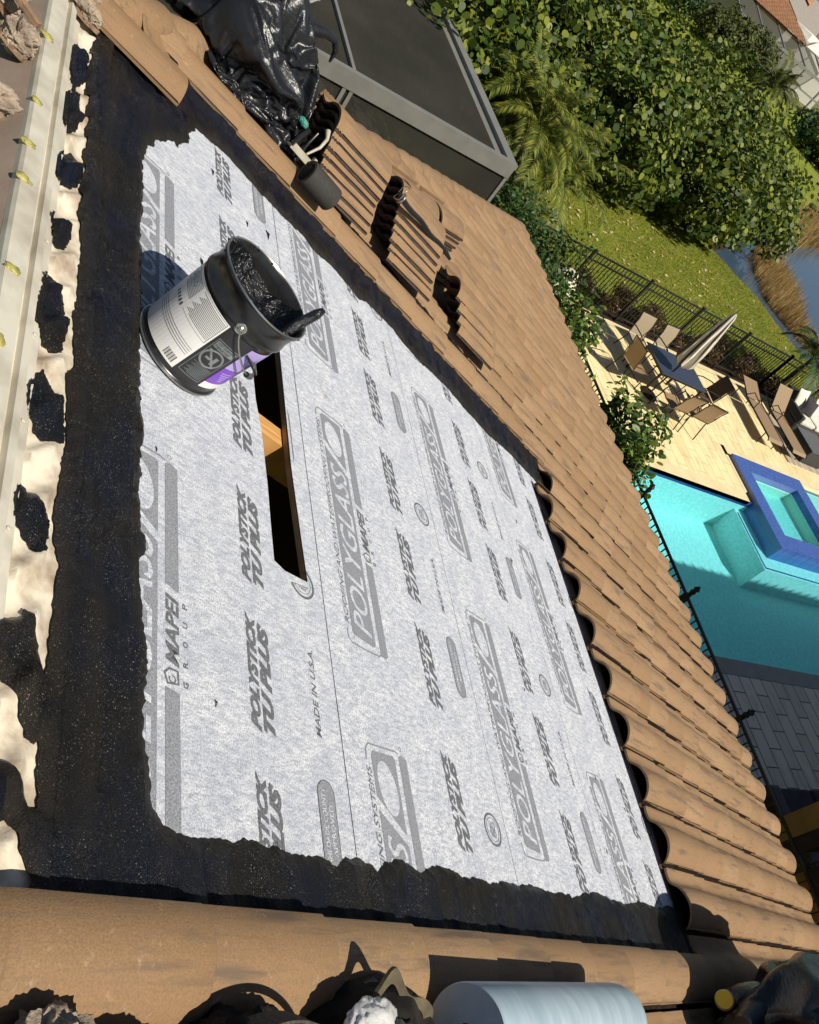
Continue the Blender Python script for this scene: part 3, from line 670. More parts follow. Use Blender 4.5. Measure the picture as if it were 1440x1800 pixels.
for s_ in range(6):
    y = c0[1] + (c1[1] - c0[1]) * s_ / 5; mb.bar((67.4, y, G), (67.4, y, -2.2), .14); mb.bar((67.4, y, -2.2), (73, y - 1.4, -1.2), .14)
mb.bar((67.4, -50, -2.2), (67.4, -66, -2.2), .2); mb.bar((67.4, -50, -3.6), (67.4, -66, -3.6), .12); mb.bar((73, -51.4, -1.2), (73, -67.4, -1.2), .14)
mb.obj('frame', 'enclosure_aluminium', ng, I4)
mb = MB(); mb.add([(67.4, -50, G), (67.4, -66, G), (67.4, -66, -2.2), (67.4, -50, -2.2), (73, -67.4, -1.2), (73, -51.4, -1.2)], [(0, 1, 2, 3), (3, 2, 4, 5)]); mb.obj('mesh_panel', 'far_screen', ng, I4)
def hedge(name, bl, n_, label, size=.25, lm='far_leaf', cat='hedge', z=G):
    x, y = bl[0][0], bl[0][1]; t_ = empty(name, Matrix.Translation((x, y, z)), label, cat)
    foliage('leaves', bl, n_, size, OVAL, lm, t_, z + .03, .6, .45).matrix_local = PW[t_.name].inverted()
    MB().tube([(x, y, z - .03), (x, y, z + bl[0][5])], [.15, .08], 7).obj('stem', 'bark', t_, I4); return t_
hedge('clipped_hedge', [(63, -47.5, G + 1.5, 2.6, 2.2, 1.7), (64, -51, G + 1.5, 2.6, 2.4, 1.8), (62, -45, G + 1.2, 2, 2, 1.5)], 9000, 'large rounded hedge in front of the neighbouring cage', .3)
hedge('dark_tree', [(68, -43.5, G + 2.2, 3, 3.2, 2.6), (66, -40, G + 1.8, 3, 3, 2.2)], 8000, 'dark leafy tree beside the rounded hedge at the top edge', .35, 'dark_leaf', 'tree')
hedge('yellow_green_tree', [(78, -50.5, G + 4.2, 2.2, 2.2, 2.2)], 3500, 'yellow green feathery tree before the orange roof', .4, 'palm_leaf', 'tree')
hedge('lakeside_bush', [(50, -50.0, G + 1.2, 2.6, 2.6, 1.6), (47, -50.5, G + 1, 2.2, 2.0, 1.3)], 6500, 'dark bush at the right edge between two far lawns', .3, 'dark_leaf', 'bush')
hedge('distant_tree', [(110, -60, G + 5, 14, 14, 8), (130, -85, G + 5, 16, 16, 8), (95, -40, G + 4, 10, 10, 7)], 9000, 'dark belt tree beyond the neighbouring gardens', 1.2, 'dark_leaf', 'tree')
pc = empty('patio_cabana', Matrix.Translation((76, -47, G)), 'pale beam and dark frame of a pergola beyond the sea grape hedge', 'pergola')
mb = MB(); mb.bar((70, -48.6, G + 2.3), (79.5, -46.5, G + 2.5), .5, .3); mb.obj('beam', 'enclosure_aluminium', pc, I4)
mb = MB()
for x, y in ((70.5, -48.5), (79, -46.7), (70.5, -44), (79, -43)): mb.bar((x, y, G), (x, y, G + 2.3), .2)
mb.obj('post', 'dark_trim', pc, I4); MB().box(70.5, 79, -46.4, -43, G + .02, G + .5).obj('base', 'dark_trim', pc, I4)

# ---- stucco wing casting the shade over the pool, pillar by the railing
wg = empty('stucco_wing', Matrix.Translation((-4, -12, G)), 'yellow stucco wing of the house with dark trim at the lower right', 'building')
mb = MB(); mb.box(-9, -.5, -24, -8.55, G, 1.9); mb.obj('wall', 'yellow_stucco', wg, I4)
mb = MB()
for k in range(52): y = -24 + k * .3039; mb.tube([(-.42, y, 2.0), (-4.7, y, 3.3)], .045, 8)
mb.box(-9, -.42, -24.1, -8.45, 1.9, 1.98); mb.obj('roof', 'concrete_tile', wg, I4)
MB().box(-.9, -.36, -8.75, -8.4, G + 1.06, G + 1.22).obj('sill_band', 'dark_trim', wg, I4)
pl = empty('stucco_pillar', Matrix.Translation((-.2, -8.7, G)), 'yellow stucco pillar, its shaded side a dark trim beside the shaded paving', 'pillar')
MB().box(-.12, .14, -8.95, -8.62, G, -2.4).obj('shaft', 'yellow_stucco', pl, I4)
MB().box(-.30, -.122, -8.9, -8.66, G, -2.4).obj('strip', 'dark_trim', pl, I4)  # dark box paints the shaded side of the pillar
shrub('potted_shrub', -1.15, -7.7, .3, 1.0, 'dark leafy shrub at the foot of the yellow wall by the eave', 'shrub', 'dark_leaf', OVAL, .11, 260, z0=G)
INNER = [(0.714, -0.868), (0.818, -0.85), (0.854, -0.815), (0.91, -0.809), (0.96, -0.769), (1.03, -0.727), (1.002, -0.71), (1.079, -0.677), (1.117, -0.646), (1.181, -0.645), (1.285, -0.602), (1.292, -0.554), (1.314, -0.488), (1.328, -0.42), (1.322, -0.351), (1.313, -0.262), (1.3, -0.219), (1.309, -0.151), (1.31, -0.046), (1.322, 0.09), (1.284, 0.156), (1.315, 0.262), (1.318, 0.307), (1.31, 0.374), (1.297, 0.451), (1.272, 0.508), (1.321, 0.594), (1.327, 0.724), (1.332, 0.832), (1.3, 0.917), (1.277, 1.081), (1.302, 1.24), (1.308, 1.388), (1.293, 1.494), (1.27, 1.607), (1.274, 1.714), (1.259, 1.868), (1.304, 2.187), (1.297, 2.392), (1.294, 2.54), (1.289, 2.619), (0.583, 2.654), (-0.01, 2.641), (-0.62, 2.591), (-1.048, 2.6), (-1.433, 2.517), (-1.425, 2.411), (-1.449, 2.233), (-1.445, 2.118), (-1.439, 1.995), (-1.462, 1.795), (-1.451, 1.639), (-1.44, 1.493), (-1.457, 1.336), (-1.479, 1.221), (-1.468, 1.141), (-1.475, 1.046), (-1.467, 0.91), (-1.464, 0.836), (-1.472, 0.784), (-1.472, 0.747), (-1.47, 0.666), (-1.483, 0.563), (-1.479, 0.386), (-1.463, 0.31), (-1.466, 0.229), (-1.487, 0.167), (-1.48, 0.135), (-1.468, 0.067), (-1.482, 0.001), (-1.506, -0.05), (-1.497, -0.073), (-1.493, -0.105), (-1.488, -0.145), (-1.489, -0.187), (-1.513, -0.227), (-1.501, -0.262), (-1.5, -0.295), (-1.505, -0.388), (-1.498, -0.436), (-1.495, -0.483), (-1.491, -0.528), (-1.5, -0.573), (-1.5, -0.615), (-1.503, -0.677), (-1.508, -0.703), (-1.503, -0.748), (-1.496, -0.777), (-1.479, -0.789), (-1.451, -0.803), (-1.411, -0.811), (-1.369, -0.819), (-1.328, -0.827), (-1.267, -0.828), (-1.202, -0.822), (-1.162, -0.819), (-1.124, -0.826), (-1.043, -0.836), (-0.974, -0.845), (-0.915, -0.843), (-0.882, -0.829), (-0.841, -0.828), (-0.811, -0.849), (-0.736, -0.85), (-0.601, -0.85), (-0.523, -0.842), (-0.447, -0.853), (-0.282, -0.859), (-0.1, -0.863), (0.104, -0.863), (0.263, -0.871), (0.48, -0.866)]
LEFT = [(1.098, -1.111), (0.995, -1.116), (0.798, -1.119), (0.63, -1.102), (0.452, -1.1), (0.365, -1.096), (0.274, -1.098), (0.142, -1.098), (-0.007, -1.078), (-0.21, -1.075), (-0.294, -1.08), (-0.461, -1.064), (-0.499, -1.086), (-0.705, -1.066), (-0.744, -1.07), (-0.823, -1.076), (-0.91, -1.081), (-0.985, -1.073), (-1.024, -1.056), (-1.094, -1.063), (-1.131, -1.061), (-1.172, -1.066), (-1.233, -1.064), (-1.27, -1.068), (-1.244, -1.08), (-1.218, -1.09), (-1.193, -1.102), (-1.167, -1.115), (-1.152, -1.128), (-1.18, -1.133), (-1.188, -1.148), (-1.2, -1.169), (-1.227, -1.198), (-1.29, -1.189), (-1.306, -1.155), (-1.335, -1.128), (-1.376, -1.103), (-1.399, -1.094), (-1.405, -1.078), (-1.393, -1.068), (-1.433, -1.068), (-1.49, -1.06), (-1.509, -1.06), (-1.51, -1.077), (-1.481, -1.091), (-1.462, -1.115), (-1.443, -1.138), (-1.446, -1.178)]
BLOBS = [[(0.928, -1.192), (0.97, -1.173), (0.97, -1.123), (0.834, -1.112), (0.743, -1.146), (0.693, -1.151), (0.707, -1.169), (0.817, -1.19)], [(0.608, -1.198), (0.673, -1.172), (0.686, -1.142), (0.609, -1.119), (0.512, -1.129), (0.46, -1.15), (0.468, -1.182), (0.543, -1.196)], [(0.252, -1.196), (0.325, -1.174), (0.373, -1.139), (0.356, -1.106), (0.26, -1.101), (0.206, -1.126), (0.185, -1.171), (0.208, -1.197)], [(0.025, -1.184), (0.027, -1.149), (0.031, -1.122), (-0.006, -1.11), (-0.069, -1.123), (-0.084, -1.148), (-0.06, -1.171)], [(-0.231, -1.18), (-0.209, -1.162), (-0.211, -1.137), (-0.258, -1.128), (-0.274, -1.11), (-0.367, -1.096), (-0.445, -1.101), (-0.466, -1.131), (-0.456, -1.155), (-0.423, -1.173), (-0.408, -1.19), (-0.36, -1.192), (-0.318, -1.181)], [(-0.566, -1.163), (-0.546, -1.153), (-0.559, -1.13), (-0.577, -1.106), (-0.605, -1.082), (-0.709, -1.071), (-0.731, -1.099), (-0.738, -1.127), (-0.728, -1.149), (-0.686, -1.172), (-0.624, -1.181)], [(-0.87, -1.17), (-0.878, -1.154), (-0.892, -1.139), (-0.909, -1.118), (-0.93, -1.089), (-0.973, -1.089), (-1.017, -1.1), (-1.028, -1.119), (-1.008, -1.133), (-0.988, -1.161), (-0.967, -1.174), (-0.92, -1.177)], [(-1.443, -1.145), (-1.464, -1.201), (-1.55, -1.188), (-1.537, -1.103), (-1.49, -1.119)]]
HOLE = [(0.331, -0.379), (-0.062, -0.377), (-0.202, -0.361), (-0.41, -0.356), (-0.582, -0.358), (-0.692, -0.358), (-0.708, -0.315), (-0.704, -0.208), (-0.554, -0.214), (-0.262, -0.223), (0.055, -0.216), (0.354, -0.21), (0.465, -0.229)]
# ================================================================ HOUSE
house = empty('house', Matrix.Translation((0, 0, G)), 'tan tiled hip roofed house with a stripped roof section under repair', 'house')
# deck, with the cut slot; attic walls close the space below
E_N = 6.25
def hipu(v): return 2.45 + .92 * v
RIDGE_V = -1.24
deckpoly = [(-9, -RIDGE_V), (hipu(RIDGE_V), -RIDGE_V), (hipu(E_N), -E_N), (-9, -E_N)]
hole_l = [(u, -v) for u, v in HOLE]
o = sheet('roof_deck', deckpoly, -.006, 'plywood', house, [hole_l], ROOF, skirt=.018)
o2 = sheet('roof_deck', deckpoly, -.024, 'underlay_grey', house, [hole_l], ROOF)
# the far slope beyond the ridge
ry, rz = roofp(0, RIDGE_V).y, roofp(0, RIDGE_V).z
bp_ = roofp(0, -1.302, .034)
bk = MB(); bk.add([(-9, bp_.y, bp_.z), (hipu(RIDGE_V), bp_.y, bp_.z), (hipu(RIDGE_V) + 6.9, ry + 6.9, rz - 6.9 * math.tan(PITCH) - .03), (-9, ry + 6.9, rz - 6.9 * math.tan(PITCH) - .03)], [(0, 1, 2, 3)])
hx, hy, hz = hipu(RIDGE_V), ry, rz
exx = hipu(E_N); eyy = roofp(0, E_N).y; ezz = roofp(0, E_N).z
bk.obj('back_slope', 'back_slope_felt', house, Matrix.Identity(4))
mb = MB(); mb.add([(hx, hy, hz - .03), (exx, eyy, ezz - .03), (exx, ry + 6.9, ezz - .03)], [(0, 1, 2)]); mb.obj('hip_slope', 'concrete_tile', house, Matrix.Identity(4))
mb = MB(); mb.box(-9, exx - .05, eyy + .45, ry + 6.4, G, ezz - .2); mb.obj('wall', 'yellow_stucco', house, Matrix.Identity(4))
mb = MB(); mb.box(-9, exx, eyy + .02, eyy + .05, ezz - .2, ezz - .03); mb.box(-9, exx, eyy + .05, eyy + .46, ezz - .2, ezz - .18); mb.box(exx - .03, exx, eyy + .051, ry + 6.8, ezz - .2, ezz - .03); mb.obj('fascia', 'dark_trim', house, Matrix.Identity(4))
# rafter under the slot
mb = MB(); mb.box(-.155, -.075, -2.4, .95, -.16, -.03)
mb.obj('rafter', 'pine_lumber', house, ROOF)
MB().box(-1.2, 1.0, -.8, .1, -1.0, -.98).obj('attic_floor', 'tar', house, ROOF)  # black colour puts the darkness of the attic into its floor

# underlayment rolls
RW_ = .915; S1 = -.1402
PW['_'] = None
for k in range(4):
    va = S1 + (k - 1) * RW_ - (0 if k else .12); vb = S1 + k * RW_ + (0 if k < 3 else -.02)
    poly = [(-1.72, -vb), (1.72, -vb), (1.72, -va), (-1.72, -va)]
    zz = -.0015 * k
    if k == 3: poly = [(-1.72, -2.50), (-1.439, -2.51), (-1.048, -2.585), (-.62, -2.595), (0, -2.635), (.58, -2.65), (1.30, -2.62), (1.72, -2.62), (1.72, -va), (-1.72, -va)]
    u_ = sheet('underlayment', poly, zz, 'printed_membrane', house, [hole_l] if k == 0 else [], ROOF, skirt=.0012)
    vs, fs, mi = [], [], []
    def flush(nm):
        global vs, fs, mi
        if fs and max(v[0] for v in vs) > -1.75 and min(v[0] for v in vs) < 1.75: link(nm, polymesh(nm, vs, fs, mi), ['grey_print_ink', 'dark_print_ink', 'printed_membrane'], u_)
        vs, fs, mi = [], [], []
    def addp(pts, f, m_):
        kk = len(vs)
        for a, b_ in pts:
            if -.73 < a < .45 and k == 0 and -.385 < b_ < -.212: b_ = -.208 if m_ is not None else b_
            vs.append((a, -b_, zz + .0009 + (.0006 if m_ == 2 else 0)))
        for q in f: fs.append(tuple(i + kk for i in q)); mi.append(m_)
    def poly2(pts, m_): addp(pts, [tuple(range(len(pts)))], m_)
    def line2(pts, wd, m_, closed=False):
        n_ = len(pts); L, R_ = [], []
        for i in range(n_):
            a = Vector(pts[i - 1] if (i or closed) else pts[i]); c = Vector(pts[(i + 1) % n_] if (i < n_ - 1 or closed) else pts[i]); d = (c - a).normalized(); nn = Vector((-d.y, d.x)) * wd / 2
            L.append(tuple(Vector(pts[i]) + nn)); R_.append(tuple(Vector(pts[i]) - nn))
        m2 = n_ if closed else n_ - 1
        addp(L + R_, [(i, (i + 1) % n_, n_ + (i + 1) % n_, n_ + i) for i in range(m2)], m_)
    def text2(tx, ua, ub, vtop, vbot, m_, shear=.35, bold=.02):
        p, f = fit_text(tx, ua, ub, 0, 1, shear, bold); addp([(a, vbot + (vtop - vbot) * b_) for a, b_ in p], f, m_)
    v0 = S1 + (k - 1) * RW_
    B0 = [-.237, -.826, -.037, -.553][k]
    for j in range(-2, 3):
        B = B0 + j * 1.3166
        if B > 1.6 or B < -3.0: continue
        def T(u_, v_): return (B + u_, v0 + v_)
        if B > -1.75 - .97:
            # logo box split by the slash
            poly2([T(.022, .15), T(.03, .139), T(.80, .139), T(.715, .262), T(.02, .262), T(.012, .25)], 0)
            poly2([T(.835, .139), T(.955, .139), T(.968, .152), T(.972, .252), T(.965, .262), T(.745, .262)], 0)
            if True:
                ring = [T(.868 + .075 * cos(a) - .03 * sin(a) * .6, .201 + .047 * sin(a)) for a in np.linspace(0, 2 * pi, 24, endpoint=False)]; poly2(ring, 2)
                poly2([T(.878 + .040 * cos(a) - .03 * sin(a) * .5, .197 + .020 * sin(a)) for a in np.linspace(0, 2 * pi, 18, endpoint=False)], 0)
                text2('POLYGLASS', B + .04, B + .735, v0 + .156, v0 + .247, 2, .3, .01)
            text2('ROOFING AND WATERPROOFING SYSTEMS', B + .054, B + .918, v0 + .107, v0 + .129, 1, .25, 0)
            line2([T(.035, .112), T(.006, .112), T(-.010, .125), T(-.014, .20), T(-.012, .275), T(-.004, .282)], .006, 0)
            line2([T(.935, .112), T(.968, .115), T(.985, .13), T(.990, .27), T(.985, .285)], .006, 0)
            poly2([T(-.008, .285), T(.353, .285), T(.345, .327), T(.0, .327), T(-.012, .31)], 0)
            poly2([T(.612, .285), T(.975, .285), T(.985, .30), T(.975, .327), T(.60, .327)], 0)
            text2('MAPEI', B + .405, B + .588, v0 + .286, v0 + .326, 1, .3, .035)
            line2([T(.362, .292), T(.385, .283), T(.398, .297), T(.396, .322), T(.366, .324)], .006, 1, True)
            line2([T(.374 + .008 * cos(a), .306 + .009 * sin(a)) for a in np.linspace(0, 5.5, 12)], .003, 1)
            for q, ch in enumerate('GROUP'): text2(ch, B + .362 + q * .05, B + .378 + q * .05, v0 + .338, v0 + .353, 1, 0, .02)
            line2([T(1.003 + .006 * cos(a), .30 + .006 * sin(a)) for a in np.linspace(0, 2 * pi, 12, endpoint=False)], .0018, 1, True)
        flush('printed_logo')
        for q in (-.103, .319, .738):
            if -1.9 < B + q < 1.6:
                text2('POLYSTICK', B + q, B + q + .325, v0 + .555, v0 + .591, 1, .42, .06)
                text2('TU PLUS', B + q, B + q + .305, v0 + .598, v0 + .640, 1, .42, .065)
                flush('printed_name')
        # roundel, place of manufacture, approval pill
        line2([T(.838 + .052 * cos(a), .817 + .052 * sin(a)) for a in np.linspace(0, 2 * pi, 32, endpoint=False)], .008, 1, True)
        line2([T(.838 + .039 * cos(a), .817 + .039 * sin(a)) for a in np.linspace(0, 2 * pi, 28, endpoint=False)], .002, 1, True)
        for q in range(5): line2([T(.812 + .052 * t_ / 6, .801 + q * .008 + .003 * sin(t_ * 2.1 + q)) for t_ in range(7)], .0022, 1)
        flush('printed_seal')
        text2('MADE IN U.S.A.', B + .359, B + .616, v0 + .806, v0 + .828, 1, .2, .012)
        flush('printed_origin')
        pr = .034; c0_, c1_ = .031, .212; vm = .817; vcut = .0 if k else 0
        arc = [(c1_ + pr * cos(a), vm + pr * sin(a)) for a in np.linspace(-pi / 2, pi / 2, 10)] + [(c0_ - pr * cos(a), vm - pr * sin(a)) for a in np.linspace(-pi / 2, pi / 2, 10)]
        poly2([T(*p) for p in arc], 0)
        line2([T(*p) for p in arc], .003, 1, True)
        text2('MIAMI-DADE COUNTY', B + .02, B + .225, v0 + .795, v0 + .812, 2, 0, .01)
        text2('APPROVED', B + .06, B + .185, v0 + .822, v0 + .838, 2, 0, .01)
        flush('approval_mark')
    if k < 3:
        sm = MB(); vv = S1 + k * RW_
        pts = [(u, vv + .0015 * mnoise.noise(Vector((u * 3, k, 0)))) for u in np.linspace(-1.7, 1.7, 60)]
        for i in range(59):
            a, b_ = pts[i], pts[i + 1]; sm.add([(a[0], -a[1], zz + .0005), (b_[0], -b_[1], zz + .0005), (b_[0], -b_[1] - .0030, zz + .0005), (a[0], -a[1] - .0030, zz + .0005)], [(0, 3, 2, 1)])
        sm.obj('lap_seam', 'black_paint', u_)
# small tar drops, twigs on the membrane
for (u, v, s_) in ((.42, -.60, .018), (.62, -.42, .012), (1.02, -.2, .02), (.95, -.33, .012), (1.08, -.52, .014), (-.55, -.80, .006), (-1.2, -.62, .006), (-.62, 1.3, .007), (.25, 1.1, .006), (-.9, 1.9, .008), (.6, 1.9, .01), (.2, 1.62, .012), (-1.25, 1.75, .008), (-1.0, 2.2, .009)):
    a = random.uniform(-.4, .4); MB().tube([(u - s_ * 1.6, -v, .001), (u, -v + a * s_, .004), (u + s_ * 1.2, -v + s_ * .5, .002)], [.001, s_ * .30, .0008], 6).obj('tar_drop', 'tar', house, ROOF)

def ribh(u, v):
    ph = ((u - (v + 1.1) * 1.1 + .05 * mnoise.noise(Vector((u * 3.1, 4, 0)))) / .135) % 1.0
    r = .020 * min(1, max(0, (ph - .02) / .42)) if ph < .5 else .020 * max(0, 1 - max(0, ph - .54) / .20)
    r *= min(1, max(0, (-1.080 - v) / .025))
    k = min(1, max(0, (v + 1.172) / .012))
    return r * k + .003
# roof cement: everything of the work area outside the clean membrane, a thick raised coat
inner = rough_poly([(u, -v) for u, v in INNER], .006, .009, 28, 1)
outer = rough_poly([(u, -v) for u, v in LEFT] + [(-1.62, 1.06), (-1.78, 1.12), (-1.78, -3.1), (1.80, -3.1), (1.80, .2), (1.72, .9), (1.30, 1.10)], .008, .006, 45, 2)
def relief(u, s_):
    cr = abs(mnoise.noise(Vector((u * .9, s_ * 11, 31)))) ; cr = -.012 * max(0, 1 - cr / .035)
    h = cr + .007 * (mnoise.noise(Vector((u * 1.4, s_ * 15, 77))) > .08) + .009 + .010 * mnoise.noise(Vector((u * 1.2, s_ * 12, 1))) + .003 * mnoise.noise(Vector((u * 4, s_ * 60, 8))) + .004 * mnoise.noise(Vector((u * 30, s_ * 30, 2))) + .0025 * abs(mnoise.noise(Vector((u * 70, s_ * 70, 4))))
    return h
gp = []
xs = np.arange(-1.77, 1.80, .016)
for x in xs:
    for y in np.arange(-3.08, 1.14, .016): gp.append((x + random.uniform(-.004, .004), y + random.uniform(-.004, .004)))
for x in np.arange(-1.75, 1.3, .008):
    for y in np.arange(1.03, 1.2, .008): gp.append((x, y))
gp = np.array(gp); inI = inpoly(gp, inner); inO = inpoly(gp, outer); gp = gp[inO & ~inI]
# distance to the borders, so the coat thins toward its edge
bd = np.array(inner + [p for p in outer if True])
def bdist(P):
    out = np.empty(len(P))
    for i in range(0, len(P), 4000):
        q = P[i:i + 4000]; out[i:i + 4000] = np.sqrt(((q[:, None, :] - bd[None]) ** 2).sum(2)).min(1)
    return out
V, F = cdt(gp[bdist(gp) > .006], [inner, outer], lambda c: inpoly(c, outer) & ~inpoly(c, inner))
dd = bdist(V); zs = np.array([relief(*p) for p in V]); e_ = np.clip(dd / .028, 0, 1) ** .7
# the coat climbs the tile edges at either side
cl = np.clip((V[:, 0] - 1.44) / .16, 0, 1) * .05 + np.clip((-V[:, 0] - 1.60) / .12, 0, 1) * .015 - np.clip((-V[:, 1] - 2.62) / .3, 0, 1) * .004
Z = .001 + np.maximum(zs + .004, .005) * e_ + cl + np.array([max(ribh(p[0], -p[1]), .016 if -p[1] < -1.158 else 0) + .006 if -p[1] < -1.03 else 0 for p in V])
me = polymesh('roof_cement', [(a, b_, z) for (a, b_), z in zip(V, Z)], F)
nrm = np.empty(len(me.polygons) * 3); me.polygons.foreach_get('normal', nrm); 
if nrm[2::3].mean() < 0: me.flip_normals()
at = me.attributes.new('thin', 'FLOAT', 'POINT')
th_ = np.array([1 - min(1, d_ / .045) * .9 if abs(p[1]) < 3 else 0 for p, d_ in zip(V, dd)]); bands = np.array([.55 * max(0, mnoise.noise(Vector((p[0] * .8, p[1] * 16, 9)))) for p in V])
at.data.foreach_set('value', np.clip(th_ * .8 + bands, 0, 1).astype(np.float32))
link('roof_cement', me, 'black_roof_cement', house, ROOF, True)
for i, b_ in enumerate(BLOBS):
    lp = rough_poly([(u, -v) for u, v in b_], .004, .006, 60, 20 + i); g_ = []
    x0_, x1_ = min(p[0] for p in lp), max(p[0] for p in lp); y0_, y1_ = min(p[1] for p in lp), max(p[1] for p in lp)
    for x in np.arange(x0_, x1_, .009):
        for y in np.arange(y0_, y1_, .009): g_.append((x, y))
    g_ = np.array(g_); g_ = g_[inpoly(g_, lp)]; bl_ = np.array(lp); g_ = g_[np.sqrt(((g_[:, None] - bl_[None]) ** 2).sum(2)).min(1) > .004]
    V2, F2 = cdt(g_, [lp], lambda c: inpoly(c, lp)); d2 = np.sqrt(((V2[:, None] - bl_[None]) ** 2).sum(2)).min(1)
    Z2 = .005 + np.array([ribh(p[0], -p[1]) if -p[1] > -1.172 else .022 for p in V2]) + np.clip(d2 / .02, 0, 1) * (.010 + np.array([.006 * mnoise.noise(Vector((p[0] * 45, p[1] * 45, 6))) for p in V2]))
    me = polymesh('cement_dab', [(a, c, z) for (a, c), z in zip(V2, Z2)], F2)
    nrm = np.empty(len(me.polygons) * 3); me.polygons.foreach_get('normal', nrm)
    if nrm[2::3].mean() < 0: me.flip_normals()
    at = me.attributes.new('thin', 'FLOAT', 'POINT'); at.data.foreach_set('value', (np.clip(1 - d2 / .02, 0, 1) * .4).astype(np.float32))
    link('cement_dab', me, 'black_roof_cement', house, ROOF, True)

mb = MB(); us = np.arange(-2.6, 1.32, .008); vs_ = np.linspace(-1.205, -1.045, 14)
kk = []
for u in us:
    for v in vs_: mb.v.append((u, -v, ribh(u, v) + .0015 * mnoise.noise(Vector((u * 14, v * 14, 0)))))
nv = len(vs_)
for i in range(len(us) - 1):
    for j in range(nv - 1): mb.f.append((i * nv + j, i * nv + j + 1, (i + 1) * nv + j + 1, (i + 1) * nv + j)); mb.m.append(0)
o = mb.obj('ridge_flashing', 'cream_metal', house, ROOF, True)
# ridge channel: a long folded metal profile
prof = [(-1.160, .006), (-1.166, .014), (-1.194, .016), (-1.200, .040), (-1.222, .046), (-1.227, .030), (-1.238, .030), (-1.246, .056), (-1.296, .056), (-1.303, .046), (-1.306, .030)]
mb = MB(); us = np.linspace(-3.2, 1.46, 240)
for u in us:
    wv = .0012 * mnoise.noise(Vector((u * 2.5, 0, 0)))
    for v, n_ in prof: mb.v.append((u, -(v + wv), n_ + .0008 * mnoise.noise(Vector((u * 6, v * 30, 1)))))
np_ = len(prof)
for i in range(len(us) - 1):
    for j in range(np_ - 1): mb.f.append((i * np_ + j, (i + 1) * np_ + j, (i + 1) * np_ + j + 1, i * np_ + j + 1)); mb.m.append(0)
ch = mb.obj('ridge_channel', 'galvanised_channel', house, ROOF)
for i, (u, v) in enumerate(((.766, -1.284), (.384, -1.28), (.166, -1.282), (.007, -1.28), (-.344, -1.268), (-.584, -1.275))):
    bb = blob('foam_dab', 'yellow_foam', ch, Matrix.Translation((u, -v, .055)), (random.uniform(.013, .020), random.uniform(.016, .024), .006), 3, .22, 1.7, i, False); bb.matrix_local = Matrix.Translation((u, -v + .01, .056))
for u in (.93, .6, .25, -.1, -.45, -.72, -1.0, -1.3): MB().lathe([(.0055, 0), (.0055, .003), (.002, .004)], 8, cap1=True).obj('rivet', 'galvanised_channel', ch, None).matrix_local = Matrix.Translation((u, 1.178 + .01 * (u % .3), .016))

# ---- roof tiles
TW, TE, TL_ = .3039, .349, .43
def prof_n(t):
    # flat pan, then a rounded barrel, ending on the next tile
    if t < .015: return .030
    if t < .088: return .002
    if t < .10: return .019
    if t < .30: return .020 - .003 * sin(pi * (t - .1) / .2)
    if t < 1.0:
        x = (t - .30) / .70; q = sin(pi * x); return .020 + .056 * (q ** .72) * min(1, (x / .16) ** .8) + .009 * x
    return .029
TP = [0, .014, .016, .082, .088, .10, .15, .20, .25, .30, .35, .40, .45, .51, .57, .63, .69, .75, .81, .87, .92, .96, .985, 1.0, 1.018]
class FL(list): ch = ()
def tile_geo(u0, vt, head=True, tmin=0, tmax=1.018, lift=0, rng_=None, ribs=True, cutv=None):
    """tile whose high side starts at u0 and whose lower edge is at v=vt (roof local)"""
    ts = [t for t in TP if tmin - 1e-6 <= t <= tmax + 1e-6]
    if ribs: rows = [(-.430, -.004), (-.420, .001), (-.413, -.004), (-.402, .001), (-.394, -.004), (-.380, .001), (-.30, 0), (-.15, 0), (-.010, 0), (0, -.006)]
    else: rows = [(-.43, 0), (-.2, 0), (-.010, 0), (0, -.006)]
    jit = [random.uniform(-.002, .002) for _ in range(3)] if rng_ is None else rng_
    vs = []; fs = FL()
    for dv, dn in rows:
        b_ = .014 + .014 * (dv + .43) / .43
        for t in ts: vs.append((u0 - t * TW + jit[0] + jit[2] * dv * 3, -(vt + dv + jit[1]), b_ + prof_n(t) + dn + lift + (jit[2] * .6)))
    n_ = len(ts); m_ = len(rows)
    for i in range(m_ - 1):
        for j in range(n_ - 1): a = i * n_ + j; fs.append((a, a + 1, a + n_ + 1, a + n_))
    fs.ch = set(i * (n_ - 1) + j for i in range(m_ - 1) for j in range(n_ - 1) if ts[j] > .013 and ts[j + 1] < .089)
    k = len(vs)
    for i in (0, m_ - 1):
        for j in range(n_): x = vs[i * n_ + j]; vs.append((x[0], x[1], x[2] - .012))
    for j in range(n_ - 1):
        fs.append((j + 1, j, k + j, k + j + 1)); fs.append(((m_ - 1) * n_ + j, (m_ - 1) * n_ + j + 1, k + n_ + j + 1, k + n_ + j))
        fs.append((k + j, k + n_ + j, k + n_ + j + 1, k + j + 1))
    fs.append((0, (m_ - 1) * n_, k + n_, k)); e0 = n_ - 1
    fs.append((e0, k + e0, k + n_ + e0, (m_ - 1) * n_ + e0))
    return vs, fs
def clampt(vs, fs): return [(min(x, hipu(-y) + .04), y, z) for x, y, z in vs], fs
